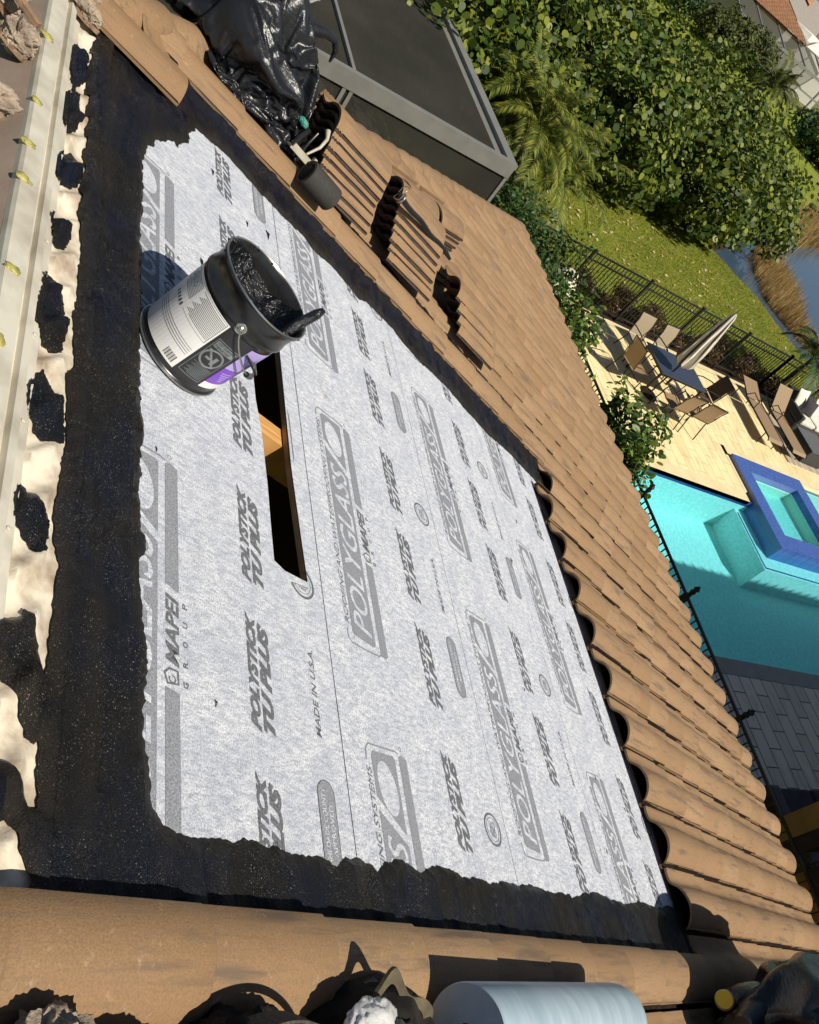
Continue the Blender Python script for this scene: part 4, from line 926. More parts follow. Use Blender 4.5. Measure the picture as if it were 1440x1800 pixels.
def build_tiles(name, tiles, parent, mw, mat_='concrete_tile'):
    V_, F_, T_, I_ = [], [], [], []
    for vs, fs in tiles:
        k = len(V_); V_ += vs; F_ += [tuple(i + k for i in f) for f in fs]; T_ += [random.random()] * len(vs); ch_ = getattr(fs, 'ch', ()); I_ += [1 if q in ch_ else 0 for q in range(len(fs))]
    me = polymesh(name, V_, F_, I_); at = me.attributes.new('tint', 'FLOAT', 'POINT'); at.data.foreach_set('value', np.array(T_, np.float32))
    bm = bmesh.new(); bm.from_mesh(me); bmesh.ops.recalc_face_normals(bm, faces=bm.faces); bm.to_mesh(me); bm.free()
    o = link(name, me, [mat_, 'tile_groove_shade'], parent, mw, True)
    me.set_sharp_from_angle(angle=radians(40)); return o
tiles = []
U0 = 1.2054
for i in range(-25, 22):
    un = U0 - TW * i
    for c in range(-3, 18):
        vt = .300 + .349 * c
        if vt > 6.3: continue
        lo, hi = un - TW, un; head = vt - TL_
        tmin, tmax = 0, 1.018
        if head < RIDGE_V - .02: continue
        if hi < -1.52 + .02 and hi > -1.56 and vt < 2.9: tmin = .40
        if lo > -1.60 and hi < 1.53 and head < 2.40 and not (lo > 1.19 and vt < -.70): continue
        uh = hipu(head); 
        if lo > hipu(vt): continue
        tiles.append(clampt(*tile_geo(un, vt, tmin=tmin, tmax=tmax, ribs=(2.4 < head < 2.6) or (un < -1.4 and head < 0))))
print('tiles', len(tiles))
# head row of the lower field sits at v=2.477
for i in range(0, 10):
    un = U0 - TW * i
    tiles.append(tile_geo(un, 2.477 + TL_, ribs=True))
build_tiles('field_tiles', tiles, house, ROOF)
# hip and ridge caps: overlapping barrels with mortar bedding
hipd = (Vector((exx, eyy, ezz)) - Vector((hx, hy, hz))).normalized(); hn = Vector((hipd.y, -hipd.x, 0)).cross(hipd) if False else hipd.cross(Vector((0, 0, 1))).normalized()
hup = hn.cross(hipd).normalized()
Mh = Matrix(((hipd.x, hn.x, hup.x, hx), (hipd.y, hn.y, hup.y, hy), (hipd.z, hn.z, hup.z, hz), (0, 0, 0, 1)))
if hup.z < 0: Mh = Matrix(((hipd.x, -hn.x, -hup.x, hx), (hipd.y, -hn.y, -hup.y, hy), (hipd.z, -hn.z, -hup.z, hz), (0, 0, 0, 1)))
def cap_geo(s0, L=.43, r0=.10, r1=.135, lift=.06, w0=1.15):
    vs, fs = [], []; seg = 14
    for ki, (s_, r) in enumerate(((s0, r0), (s0 + L * .5, (r0 + r1) / 2), (s0 + L - .01, r1), (s0 + L, r1 - .006))):
        for j in range(seg + 1):
            a = pi * j / seg; vs.append((s_, cos(a) * r * w0, lift + sin(a) * r * .85 + (ki > 0) * .012 - .07))
    for i in range(3):
        for j in range(seg): a = i * (seg + 1) + j; fs.append((a, a + 1, a + seg + 2, a + seg + 1))
    k = len(vs); q = 3 * (seg + 1)
    for j in range(seg + 1): x = vs[q + j]; vs.append((x[0], x[1] * .87, x[2] - .016 if 0 < j < seg else x[2]))
    for j in range(seg): fs.append((q + j, q + j + 1, k + j + 1, k + j))
    return vs, fs
hl = (Vector((exx, eyy, ezz)) - Vector((hx, hy, hz))).length
build_tiles('hip_tiles', [cap_geo(.10 + .345 * i, r0=.085, r1=.112, lift=.085) for i in range(int((hl - .35) / .345))], house, Mh)
mb = MB(); nn = 260
for i in range(nn):
    s_ = .3 + (hl - .4) * i / nn
    for sg, lab in ((1, 0), (-1, 1)):
        for q, (yy, zz) in enumerate(((.08, .075), (.12, .05), (.165, .0), (.19, -.06))):
            nz = .014 * mnoise.noise(Vector((s_ * 5, q * 3.3, sg * 4)))
            mb.v.append((s_, sg * (yy + nz), zz + nz * .5))
for i in range(nn - 1):
    for s2 in (0, 4):
        for q in range(3): a = i * 8 + s2 + q; mb.f.append((a, a + 1, a + 9, a + 8)); mb.m.append(0)
o = mb.obj('hip_mortar', 'concrete_tile', house, Mh, True)
# ================================================================ LOOSE THINGS ON THE ROOF
I4 = Matrix.Identity(4)
# ---- pail of roof cement
BR, BH = .155, .34
BM = roofm(-.12, -.72, .0); BM = BM @ Matrix.Translation((0, 0, .006))
pail = empty('cement_pail', BM, 'open black pail of wet roof cement standing on the printed membrane', 'pail')
def pr_r(z): return BR * (.93 + .07 * z / BH)
pb = [(0.0, .012), (pr_r(0) - .003, .012), (pr_r(0) + .004, .0), (pr_r(0) + .006, .004), (pr_r(0) + .003, .010), (pr_r(.01), .012), (pr_r(.255), .255), (pr_r(.255) + .006, .262), (pr_r(.27) + .004, .272), (pr_r(.28), .278), (pr_r(.325), .325), (BR + .006, .331), (BR + .007, .338), (BR + .001, .342), (BR - .005, .336), (BR - .007, .30), (BR - .012, .22), (BR - .016, .18)]
MB().lathe(pb, 72).obj('body', 'black_paint', pail, None, True)
mb = MB(); mb.tube([((pr_r(0) + .006) * cos(a), (pr_r(0) + .006) * sin(a), .004) for a in np.linspace(0, 2 * pi, 60, endpoint=False)], .0028, 6, closed=True); mb.obj('base_bead', 'steel', pail, None, True); mb = MB()
mb.tube([((BR + .004) * cos(a), (BR + .004) * sin(a), .341) for a in np.linspace(0, 2 * pi, 60, endpoint=False)], .0030, 6, closed=True); mb.obj('rim_bead', 'steel', pail, None, True)
mb = MB(); n_ = 46; rr = BR - .008
for i in range(n_ + 1):
    for j in range(72):
        a = 2 * pi * j / 72; r = rr * i / n_; x, y = r * cos(a), r * sin(a)
        z = .262 + .030 * mnoise.noise(Vector((x * 9, y * 9, 1))) + .014 * mnoise.noise(Vector((x * 26, y * 26, 3))) + .010 * abs(mnoise.noise(Vector((x * 60, y * 60, 5)))) - .075 * math.exp(-((x + .06) ** 2 + (y - .075) ** 2) / .0022) + .045 * (i / n_) ** 5 * (1 + .6 * sin(a * 3))
        mb.v.append((x, y, min(z, .335)))
for i in range(n_):
    for j in range(72): mb.f.append((i * 72 + j, i * 72 + (j + 1) % 72, (i + 1) * 72 + (j + 1) % 72, (i + 1) * 72 + j)); mb.m.append(0)
mb.obj('wet_cement', 'tar', pail, None, True)
# smears of cement over the rim
for k in range(16):
    a = random.uniform(0, 2 * pi) if k % 3 else random.uniform(4.6, 7.2); s_ = random.uniform(.004, .010); c = Vector((cos(a) * (BR), sin(a) * (BR), .338)); MB().tube([c + Vector((random.uniform(-.01, .01), random.uniform(-.01, .01), .002)), c, c + Vector((cos(a) * .008, sin(a) * .008, -random.uniform(.0, .012)))], [s_ * .5, s_, s_ * .4], 6).obj('cement_smear', 'tar', pail, None, True)
def wrap(p0, p1, z0, z1, off=.0008, nn=24, zs=6, mi=0, mb=None, skew=0):
    mb = mb or MB(); k = len(mb.v)
    for i in range(nn + 1):
        for j in range(zs + 1):
            z = z0 + (z1 - z0) * j / zs; a = radians(p0 + (p1 - p0) * i / nn + skew * j / zs); r = pr_r(z) + off; mb.v.append((r * cos(-a), r * sin(-a), z))
    for i in range(nn):
        for j in range(zs): a = k + i * (zs + 1) + j; mb.f.append((a, a + 1, a + zs + 2, a + zs + 1)); mb.m.append(mi)
    return mb
def wtext(mb, tx, p0, p1, z0, z1, mi, off=.0016, shear=0, bold=.0, flip=False):
    vs, fs = fit_text(tx, 0, 1, 0, 1, shear, bold); k = len(mb.v)
    for x, y in vs:
        z = z0 + (z1 - z0) * y; a = radians(p0 + (p1 - p0) * x); r = pr_r(z) + off; mb.v.append((r * cos(-a), r * sin(-a), z))
    for f in fs: mb.f.append(tuple(k + i for i in f)); mb.m.append(mi)
# angle measured from +u toward +v; text runs toward smaller angle as seen from outside with the rim up
lab = wrap(203, 318, .028, .248, mi=0)
for q in range(15):                          # fine print: thin ruled lines of two columns
    z = .238 - q * .0052
    wrap(206, 246 - (q * 7 % 9), z - .0014, z, .0013, 12, 1, 1, lab); 
for q in range(11):
    z = .238 - q * .0052
    wrap(250, 284 - (q * 5 % 8), z - .0014, z, .0013, 12, 1, 1, lab)
for q in range(4):
    z = .112 - q * .008; wrap(206, 286, z - .0013, z, .0013, 20, 1, 1, lab)
for q in range(5): wrap(252 + q * 5, 254.5 + q * 5, .148, .160, .0013, 2, 1, 1, lab)
for q in range(13): wrap(208 + q * 1.15, 208 + q * 1.15 + (.35 + .5 * (q % 3 == 0)), .036, .062, .0013, 1, 1, 1, lab)
for a0, a1, z0, z1 in ((205, 248, .244, .2448), (205, 248, .154, .1548), (205, 205.5, .154, .2448)): wrap(a0, a1, z0, z1, .0013, 12, 1, 1, lab)
for q in range(3):
    a0 = 262 + q * 9
    for s_ in range(14): a = 2 * pi * s_ / 14; wrap(a0 + 2.6 * cos(a) - .4, a0 + 2.6 * cos(a) + .4, .216 + .007 * sin(a) - .001, .216 + .007 * sin(a) + .001, .0013, 1, 1, 1, lab)
lab.obj('white_label', ['label_white', 'label_ink'], pail, None)
lb = wrap(167, 202.4, .028, .248, .0006, mi=0)
wrap(171, 199.6, .044, .202, .0010, 12, 4, 2, lb); wrap(171.7, 199, .046, .200, .0013, 12, 4, 0, lb)
for q in range(12): z = .100 - q * .0042; wrap(173, 197 - (q * 5 % 7), z - .0015, z, .0018, 8, 1, 2, lb)
ca, cz = 186, .135
for s_ in range(40):
    a0 = 2 * pi * s_ / 40; a1 = 2 * pi * (s_ + 1) / 40; k = len(lb.v)
    for a, r_ in ((a0, .034), (a1, .034), (a1, .028), (a0, .028)):
        z = cz + r_ * sin(a); an = radians(ca + math.degrees(r_ * cos(a) / pr_r(z))); r = pr_r(z) + .0018; lb.v.append((r * cos(-an), r * sin(-an), z))
    lb.f.append((k, k + 1, k + 2, k + 3)); lb.m.append(2)
for s_ in range(12):
    t_ = s_ / 12; z = cz - .026 + .052 * t_; an = ca - 10 + 20 * t_; wrap(an, an + 2.6, z, z + .006, .0019, 1, 1, 2, lb)
wrap(180, 184, .118, .150, .0018, 2, 1, 2, lb); wrap(187, 193, .128, .136, .0018, 2, 1, 2, lb)
wrap(172.5, 198, .172, .196, .0018, 8, 1, 2, lb)
wtext(lb, 'WET SURFACE', 197, 174, .186, .194, 0, .0024, 0, .01); wtext(lb, 'FIBRATED', 197, 177, .175, .183, 0, .0024, 0, .01)
lb.obj('black_label', ['label_black', 'label_ink', 'label_grey'], pail, None)
mb = wrap(110, 166.6, .062, .138, .0007, mi=0); wrap(110, 166.6, .138, .238, .0007, 12, 4, 1, mb); wrap(110, 166.6, .036, .062, .0007, 12, 2, 2, mb)
wrap(140, 142.5, .150, .205, .0012, 2, 4, 0, mb)
for q in range(5): z = .118 - q * .009; wrap(146, 162 - q * 2, z - .004, z, .0014, 5, 1, 1, mb)
mb.obj('purple_label', ['label_purple', 'label_lavender', 'label_white'], pail, None)
ang = -radians(196); ex, ey = cos(ang), sin(ang); RM = Matrix.Translation((ex * (pr_r(.275)), ey * (pr_r(.275)), .268)) @ Vector((ex, ey, 0)).to_track_quat('Z', 'Y').to_matrix().to_4x4()
MB().lathe([(.017, 0), (.017, .003), (.013, .005), (.010, .004), (.007, .008), (.002, .010)], 20, M=RM, cap1=True).obj('bail_ear', 'steel', pail, None, True)
e0 = Vector((ex * (BR + .012), ey * (BR + .012), .268)); ang2 = ang + pi; 
pts = []
for t_ in np.linspace(0, 1, 30):
    a = ang + pi * t_; rr_ = BR + .008; drop = sin(pi * t_) ** .8; pts.append(Vector((cos(a) * rr_ * (1 + .06 * drop), sin(a) * rr_ * (1 + .06 * drop), .268 - .13 * drop)))
pts = [Vector((ex * (BR + .002), ey * (BR + .002), .268))] + pts
# bail hangs down the side that faces down the slope: sweep it toward +v
pts = [Vector((p.x, p.y, p.z)) for p in pts]
hd = MB().tube(pts, .0028, 8).obj('bail_wire', 'steel', pail, None, True)
mid = pts[9:13]; MB().tube(mid, .009, 10).obj('bail_grip', 'black_paint', pail, None, True)
# trowel handle leaning out of the pail
tr = empty('trowel', BM @ Matrix.Translation((-.06, -.075, .20)), 'cement coated trowel handle sticking out of the pail', 'trowel')
hp = [Vector((-.035, -.012, .055)), Vector((-.020, -.022, .10)), Vector((.012, -.045, .150)), Vector((.045, -.075, .192)), Vector((.060, -.088, .208))]
MB().tube(hp, [.012, .0155, .0165, .0155, .009], 14).obj('handle', 'tar', tr, None, True)
mb = MB(); mb.tube([(-.035, -.012, .058), (-.045, .0, .03), (-.06, .01, .01)], .006, 8); mb.box(-.09, -.02, -.04, .04, -.003, .003, 0, Matrix.Translation((0, 0, .0)) @ Matrix.Rotation(.4, 4, 'X')); mb.obj('blade', 'tar', tr, None, True)

# ---- loose tiles: a single tile with a tan face and dark brown edges
def loose_tile(label, mw, group, src=[None]):
    if src[0] is None:
        vs, fs = tile_geo(0, 0, rng_=[0, 0, 0], ribs=True, tmax=1.045); nt_ = 9 * (len(TP) - 1)
        me = polymesh('roof_tile', vs, fs, [0 if i < nt_ else 1 for i in range(len(fs))])
        bm = bmesh.new(); bm.from_mesh(me); bmesh.ops.recalc_face_normals(bm, faces=bm.faces); bm.to_mesh(me); bm.free()
        at = me.attributes.new('tint', 'FLOAT', 'POINT'); at.data.foreach_set('value', np.full(len(vs), .35, np.float32))
        o = link('roof_tile', me, ['concrete_tile', 'tile_edge'], None, None, True); me.set_sharp_from_angle(angle=radians(40)); src[0] = o
    else: o = src[0].copy(); COL.objects.link(o)
    o.matrix_world = mw; return tagp(o, label, 'roof tile', group)
def stack(u, v, n0, cnt, su, sv, ang, where, pitch=.036):
    ordn = ['bottom', 'second', 'third', 'fourth', 'fifth', 'sixth', 'seventh', 'eighth']
    for i in range(cnt):
        nm = ('topmost tan' if i == cnt - 1 else ordn[i] + ' from the bottom' if i else 'lowest') + ' tile of the stack ' + where
        mw = roofm(u + su * i + random.uniform(-.006, .006), v + sv * i + random.uniform(-.008, .008), n0 + pitch * i, ang + random.uniform(-.015, .015)) @ Matrix.Translation((TW, -.43, -.016))
        loose_tile(nm, mw, 'spare roof tiles stacked on the roof')
stack(1.62, .06, .10, 7, .020, -.015, 0.12, 'behind the black granulated roll')
stack(1.70, .70, .10, 7, .022, -.026, 0.08, 'under the plastic sleeve')
stack(1.78, 1.50, .10, 4, .040, -.045, 0.0, 'farthest down the slope')
stack(2.28, .95, .10, 5, .0, -.01, .55, 'nearest the hip')
stack(2.62, 1.42, .10, 5, .0, -.01, .55, 'behind the plastic sleeve stack')
stack(2.16, 1.30, .10, 2, .01, -.01, .4, 'of two tiles between the larger stacks')

# ---- black granulated roll
rl_ = empty('membrane_offcut', roofm(1.515, -.06, .158), 'short hollow black granulated roll lying on the tiles beside the first stack', 'roll')
RMx = Matrix.Rotation(pi / 2, 4, 'X')
MB().lathe([(.050, 0), (.062, .001), (.064, .004), (.063, .186), (.060, .19), (.050, .19), (.048, .186), (.047, .004), (.050, 0)], 40, M=RMx).obj('outer_wrap', 'granulated_black', rl_, None, True)
mb = MB()
for i in range(60):
    a = i * .28; r = .046 - i * .00022
    for z in (.003, .186): mb.v.append(tuple(RMx @ Vector((r * cos(a), r * sin(a), z))))
for i in range(59): mb.f.append((2 * i, 2 * i + 1, 2 * i + 3, 2 * i + 2)); mb.m.append(0)
mb.obj('inner_wrap', 'underlay_grey', rl_, None, True)

# ---- bin bag and what sticks out of it
def crumpled(name, mats, parent, mw, rad, seed, amp=.16, sub=6, flatb=None, waves=11, stretch=(1, 1, 1), shape=None):
    r_ = random.Random(seed); W_ = []
    for i in range(waves):
        d_ = Vector((r_.gauss(0, 1) * stretch[0], r_.gauss(0, 1) * stretch[1], r_.gauss(0, 1) * stretch[2])).normalized(); W_.append((d_, .5 + .32 * i, r_.random()))
    bm = bmesh.new(); bmesh.ops.create_icosphere(bm, subdivisions=sub, radius=1)
    for v in bm.verts:
        p = v.co.copy(); wp = p + .22 * Vector((mnoise.noise(p * 1.3 + Vector((seed, 0, 0))), mnoise.noise(p * 1.3 + Vector((0, seed, 5))), mnoise.noise(p * 1.3 + Vector((9, 0, seed))))); d = 0
        for k, (n_, fq, ph) in enumerate(W_):
            x = (wp.dot(n_) * fq + ph) % 1.0; tri = 1 - 4 * abs(x - .5)
            msk = max(0, .55 + 1.5 * mnoise.noise(p * 1.7 + Vector((k * 5.1, seed, 2))))
            d += amp * tri * min(1, msk) / (fq + .35) ** 1.35 * .8
        q = p * (1 + d + .35 * amp * mnoise.noise(p * 1.1 + Vector((seed * 3, 1, 1))))
        if shape: q = shape(q)
        v.co = Vector((q.x * rad[0], q.y * rad[1], q.z * rad[2]))
        if flatb is not None and v.co.z < flatb: v.co.z = flatb
    me = bpy.data.meshes.new(name); bm.to_mesh(me); bm.free(); o = link(name, me, mats, parent, mw, True); me.set_sharp_from_angle(angle=radians(24)); return o
def cloth_bag(name, mats, parent, mw, rad, inner, seed, grow=.28, frames=26, sub=5, floor=-.24, pin=None):
    """film draped over lumpy contents: a real cloth solve, then kept as a plain mesh"""
    r_ = random.Random(seed); tmp = []
    wm = (PW[parent.name] @ mw) if parent is not None and mw is not None else (PW[parent.name] if parent is not None else mw)
    mb = MB().box(-1.5, 1.5, -1.5, 1.5, floor - .25, floor)
    for (x, y, z, a, b_, c) in inner:
        mb.lathe([(max(.001, sin(q)) , -cos(q)) for q in np.linspace(0, pi, 15)], 24, M=Matrix.Translation((x, y, z)) @ Matrix.Diagonal((a, b_, c, 1)))
    fl = mb.obj('tmp', 'tar', None, wm); fl.modifiers.new('c', 'COLLISION'); fl.collision.thickness_outer = .012; fl.collision.cloth_friction = 15; fl.collision.use_culling = False; tmp.append(fl)
    bm = bmesh.new(); bmesh.ops.create_icosphere(bm, subdivisions=sub, radius=1)
    for v in bm.verts:
        p = v.co; k = 1 + .05 * mnoise.noise(p * 2 + Vector((seed, 0, 0))) + .02 * mnoise.noise(p * 7 + Vector((seed, 3, 0)))
        v.co = Vector((p.x * rad[0] * k, p.y * rad[1] * k, max(p.z * rad[2] * k, floor + .015)))
    me = bpy.data.meshes.new(name); bm.to_mesh(me); bm.free(); o = link(name, me, mats, None, wm, True)
    m_ = o.modifiers.new('cloth', 'CLOTH'); s = m_.settings; s.quality = 6; s.mass = .12; s.tension_stiffness = 12; s.compression_stiffness = 6; s.shear_stiffness = 4; s.bending_stiffness = .02; s.shrink_min = -grow; s.air_damping = 2
    if pin:
        vg = o.vertex_groups.new(name='pin'); vg.add([v.index for v in me.vertices if (v.co - Vector(pin[:3])).length < pin[3]], 1.0, 'REPLACE'); s.vertex_group_mass = 'pin'
    m_.collision_settings.distance_min = .006; m_.collision_settings.collision_quality = 3; m_.collision_settings.use_self_collision = False
    m_.point_cache.frame_start = 1; m_.point_cache.frame_end = frames
    for f_ in range(1, frames + 1): S.frame_set(f_)
    dg = bpy.context.evaluated_depsgraph_get(); m2 = bpy.data.meshes.new_from_object(o.evaluated_get(dg)); m2.name = name
    bpy.data.objects.remove(o)
    for q in tmp: bpy.data.objects.remove(q)
    S.frame_set(1)
    res = bpy.data.objects.new(name, m2); COL.objects.link(res)
    if parent is not None: res.parent = parent; res.matrix_local = mw if mw is not None else Matrix.Identity(4)
    else: res.matrix_world = mw
    m2.polygons.foreach_set('use_smooth', [True] * len(m2.polygons))
    sb = res.modifiers.new('s', 'SUBSURF'); sb.levels = 1; sb.render_levels = 1
    print('cloth', name, [tuple(round(x, 3) for x in res.dimensions)]); return res
def bag(name, loc, rad, label, seed, amp=.16, cat='bag', mat_='black_plastic_bag', sub=6, fq=1.3):
    o = crumpled(name, mat_, None, loc, rad, seed, amp * 1.1); return tagp(o, label, cat)
gb = empty('bin_bag', roofm(1.93, -.49, .31), 'crumpled glossy black bin bag slumped on the tiles before the screen enclosure', 'bag')
cloth_bag('bag_body', 'black_plastic_bag', gb, None, (.33, .30, .38), [(.05, .02, -.10, .14, .14, .12), (-.10, -.10, -.12, .10, .11, .10), (.06, -.12, -.02, .10, .09, .12), (-.05, .11, -.03, .09, .09, .14), (.03, .0, .12, .08, .07, .11)], 3, grow=.4, frames=34, sub=6)
MB().tube([(.10, -.16, .14), (.13, -.24, .19), (.15, -.30, .20), (.15, -.34, .17), (.14, -.355, .12)], [.040, .024, .018, .015, .005], 10).obj('bag_tie', 'black_plastic_bag', gb, None, True)
gb2 = empty('bin_bag', roofm(2.22, -.78, .31), 'dark bin bag at the top edge behind the glossy one', 'bag')
cloth_bag('bag_body', 'black_plastic_bag', gb2, None, (.30, .30, .36), [(.0, .0, -.08, .16, .16, .14), (-.08, -.10, .02, .11, .11, .14), (.06, .08, .08, .10, .10, .12)], 11, grow=.35, frames=30, sub=5)
pp = blob('paper_sack', 'label_white', None, roofm(1.97, -.52, .60, .4, .3), (.04, .12, .09), 5, .10, 1.4, 8, True); tagp(pp, 'white paper sack poking out between the black bags', 'sack')
tb_ = empty('garden_tool', roofm(1.84, -.58, .60), 'blue grey tool handle standing between the bin bags', 'tool')
MB().tube([(0, 0, -.1), (.03, .05, .1), (.08, .10, .24)], [.026, .024, .026], 12).obj('shaft', 'stone_grey', tb_, None, True)
MB().lathe([(.027, -.105), (.03, -.10), (.03, -.06), (.026, -.05)], 16).obj('ferrule', 'steel', tb_, None, True)
# small tool: buckled plate, pale curved handle, teal rag
st_ = empty('strap_tool', roofm(1.62, -.13, .15), 'small metal strapping tool with a pale curved handle under the bag', 'tool')
mb = MB(); mb.box(-.05, .012, -.10, .04, -.004, .006); mb.box(-.045, -.035, -.095, .03, .006, .028); mb.box(-.012, .006, -.07, .0, .006, .022); mb.box(-.05, -.03, -.10, -.085, .006, .05); mb.obj('plate', 'pale_handle', st_, Matrix.Identity(4) @ PW[st_.name] @ Matrix.Rotation(.25, 4, 'Y'))
MB().tube([(-.0, -.06, .03), (.03, -.09, .09), (.07, -.10, .13), (.11, -.09, .15)], [.006, .008, .009, .014], 10).obj('handle', 'pale_handle', st_, None, True)
MB().tube([(.0, .02, .02), (.05, .0, .06), (.10, -.03, .08)], .014, 8).tube([(.01, -.04, .02), (.05, -.05, .05), (.09, -.06, .11)], .008, 8).obj('strap', 'black_paint', st_, None, True)
rg = blob('rag', 'teal_cloth', None, roofm(1.72, -.15, .24), (.026, .022, .012), 4, .3, 2.2, 2); tagp(rg, 'scrap of teal cloth tucked under the black bag', 'rag')
# plastic sleeve with a wire loop on the second stack
sv = empty('plastic_sleeve', roofm(1.77, .46, .37, -.02), 'twisted dark plastic sleeve with a wire loop lying on a tile stack', 'tool')
pts = [Vector((-.02 + i * .013 + .004 * sin(i * .9), -i * .052, -.002 * i + .005 * cos(i * 1.3))) for i in range(13)]
MB().tube(pts, [.010, .014, .015, .015, .014, .014, .014, .013, .013, .013, .012, .014, .009], 10).obj('sleeve', 'black_plastic_bag', sv, None, True)
MB().tube([(-.03 + .030 * cos(a), .0 + .006 * sin(3 * a), .02 + .045 * sin(a)) for a in np.linspace(0, 2 * pi, 26, endpoint=False)], .0025, 6, closed=True).tube([(-.02 + .024 * cos(a), -.03, .0 + .026 * sin(a)) for a in np.linspace(0, 2 * pi, 20, endpoint=False)], .006, 6, closed=True).obj('wire_loop', 'steel', sv, None, True)

# ---- roll of membrane with blue film, bottom of the picture
rb_ = empty('membrane_roll', roofm(-1.895, -.05, .165), 'pale blue film covered roll of membrane lying along the bottom tiles', 'roll')
MB().lathe([(.02, .0), (.098, 0), (.101, .004), (.1015, .5), (.1015, .90), (.0985, .922), (.087, .938), (.045, .938), (.04, .93), (.038, .8)], 56, M=RMx).obj('film_wrap', 'blue_film', rb_, None, True)
MB().lathe([(.037, .0), (.040, .939), (.034, .939), (.033, .0)], 30, M=RMx).obj('core_tube', 'plywood', rb_, None, True)
# ---- tool bag with straps beside it
bp = empty('tool_bag', roofm(-1.955, -.35, .01), 'open dark canvas tool bag with foil packets beside the pale blue roll', 'bag')
cloth_bag('bag_body', 'black_fabric', bp, None, (.19, .21, .22), [(0, .02, -.02, .11, .13, .12), (.04, -.06, .02, .07, .07, .09)], 21, grow=.16, frames=20, sub=5, floor=-.12)
def band(name, mats, parent, pts, up, th=.004, mw=None):
    mb = MB(); n_ = len(pts)
    for i, p in enumerate(pts):
        p = Vector(p); u_ = Vector(up[i] if isinstance(up, list) else up); d_ = (Vector(pts[(i + 1) % n_]) - Vector(pts[i - 1])).normalized(); nn = d_.cross(u_).normalized() * th
        mb.v += [tuple(p - nn), tuple(p + u_ - nn), tuple(p + u_ + nn), tuple(p + nn)]
    for i in range(n_ - 1):
        for q in range(4): mb.f.append((4 * i + q, 4 * i + (q + 1) % 4, 4 * i + 4 + (q + 1) % 4, 4 * i + 4 + q)); mb.m.append(0)
    return mb.obj(name, mats, parent, mw, True)
ring = [(.055 + .088 * cos(a) + .016 * sin(3 * a) + .006 * sin(7 * a), -.045 + .10 * sin(a) + .012 * cos(2 * a + 1), .150 + .016 * cos(2 * a + .6) + .008 * sin(5 * a)) for a in np.linspace(0, 2 * pi, 60)]
band('bag_mouth', 'olive_canvas', bp, ring, [(.020 * cos(a) + .006 * sin(4 * a), .020 * sin(a), .016 + .004 * sin(3 * a)) for a in np.linspace(0, 2 * pi, 60)], .004)
pk = blob('foil_packet', 'chrome_foil', None, roofm(-1.90, -.395, .165), (.065, .075, .03), 5, .2, 1.5, 14); tagp(pk, 'crumpled shiny foil packet inside the open canvas tool bag', 'packet')
ck = blob('clear_packet', 'clear_plastic', None, roofm(-1.915, -.33, .165), (.05, .04, .04), 4, .25, 1.6, 15); tagp(ck, 'crumpled clear plastic packet beside the foil in the tool bag', 'packet')
# ---- harness with webbing strap, left of the bag
hn_ = empty('safety_harness', roofm(-1.95, -.68, .05), 'dark heap of safety harness with a ribbed webbing strap at the bottom edge', 'harness')
blob('pad', 'black_fabric', hn_, None, (.12, .14, .12), 5, .16, 1.7, 31, True, -.1, True, 4)
mb = MB(); K = 26
for i in range(K + 1):
    t_ = i / K; y = .10 - .34 * t_; x = .07 + .07 * sin(pi * t_) ** .8 - .09 * t_; z = .105 + .02 * sin(pi * t_)
    for s_ in (-1, 1): mb.v.append((x + s_ * .012 * (1), y, z + s_ * -.024)); mb.v.append((x + s_ * .012 - .004, y, z + s_ * -.024 - .004))
for i in range(K): a = 4 * i; mb.f += [(a, a + 4, a + 6, a + 2), (a + 1, a + 3, a + 7, a + 5), (a, a + 1, a + 5, a + 4), (a + 2, a + 6, a + 7, a + 3)]; mb.m += [0] * 4
mb.obj('webbing_strap', 'webbing', hn_, None)
# ---- bag and capped bottle in the lower right
bb_ = empty('bin_bag', roofm(-2.08, 2.6, .30), 'shiny black bag with a twisted neck in the lower right corner', 'bag')
cloth_bag('bag_body', 'black_plastic_bag', bb_, None, (.30, .60, .42), [(.0, -.1, -.08, .14, .22, .13), (.02, .18, -.04, .13, .15, .15), (-.05, -.3, .0, .12, .14, .14)], 41, grow=.35, frames=30, sub=5, floor=-.20)
mb = MB(); K = 20
mb.tube([Vector((.12 + .035 * sin(i * .25), .62 - i * .045 + .0, -.05 + .02 * i * .5)) for i in range(14)], [.050 - .004 * abs(i - 3) + .007 * i for i in range(14)], 18); o = mb.obj('bag_neck', 'black_plastic_bag', bb_, None, True)
bcap = roofp(-1.868, 2.05, .20); bz = (CAM_LOC - bcap).normalized()
bt = empty('capped_bottle', Matrix.Translation(bcap - bz * .245) @ (bz + Vector((0.05, .12, .1))).to_track_quat('Z', 'Y').to_matrix().to_4x4(), 'yellow capped bottle beside the black bag at the bottom right', 'bottle')
MB().lathe([(.0, .0), (.04, 0), (.043, .01), (.043, .16), (.03, .20), (.022, .215)], 28).obj('bottle_body', 'clear_plastic', bt, None, True)
MB().lathe([(.030, .212), (.035, .214), (.035, .242), (.033, .246), (0, .247)], 32).obj('cap', 'yellow_cap', bt, None, True)
MB().lathe([(.036, .203), (.039, .205), (.039, .211), (.036, .213)], 28).obj('seal_ring', 'pale_handle', bt, None, True)
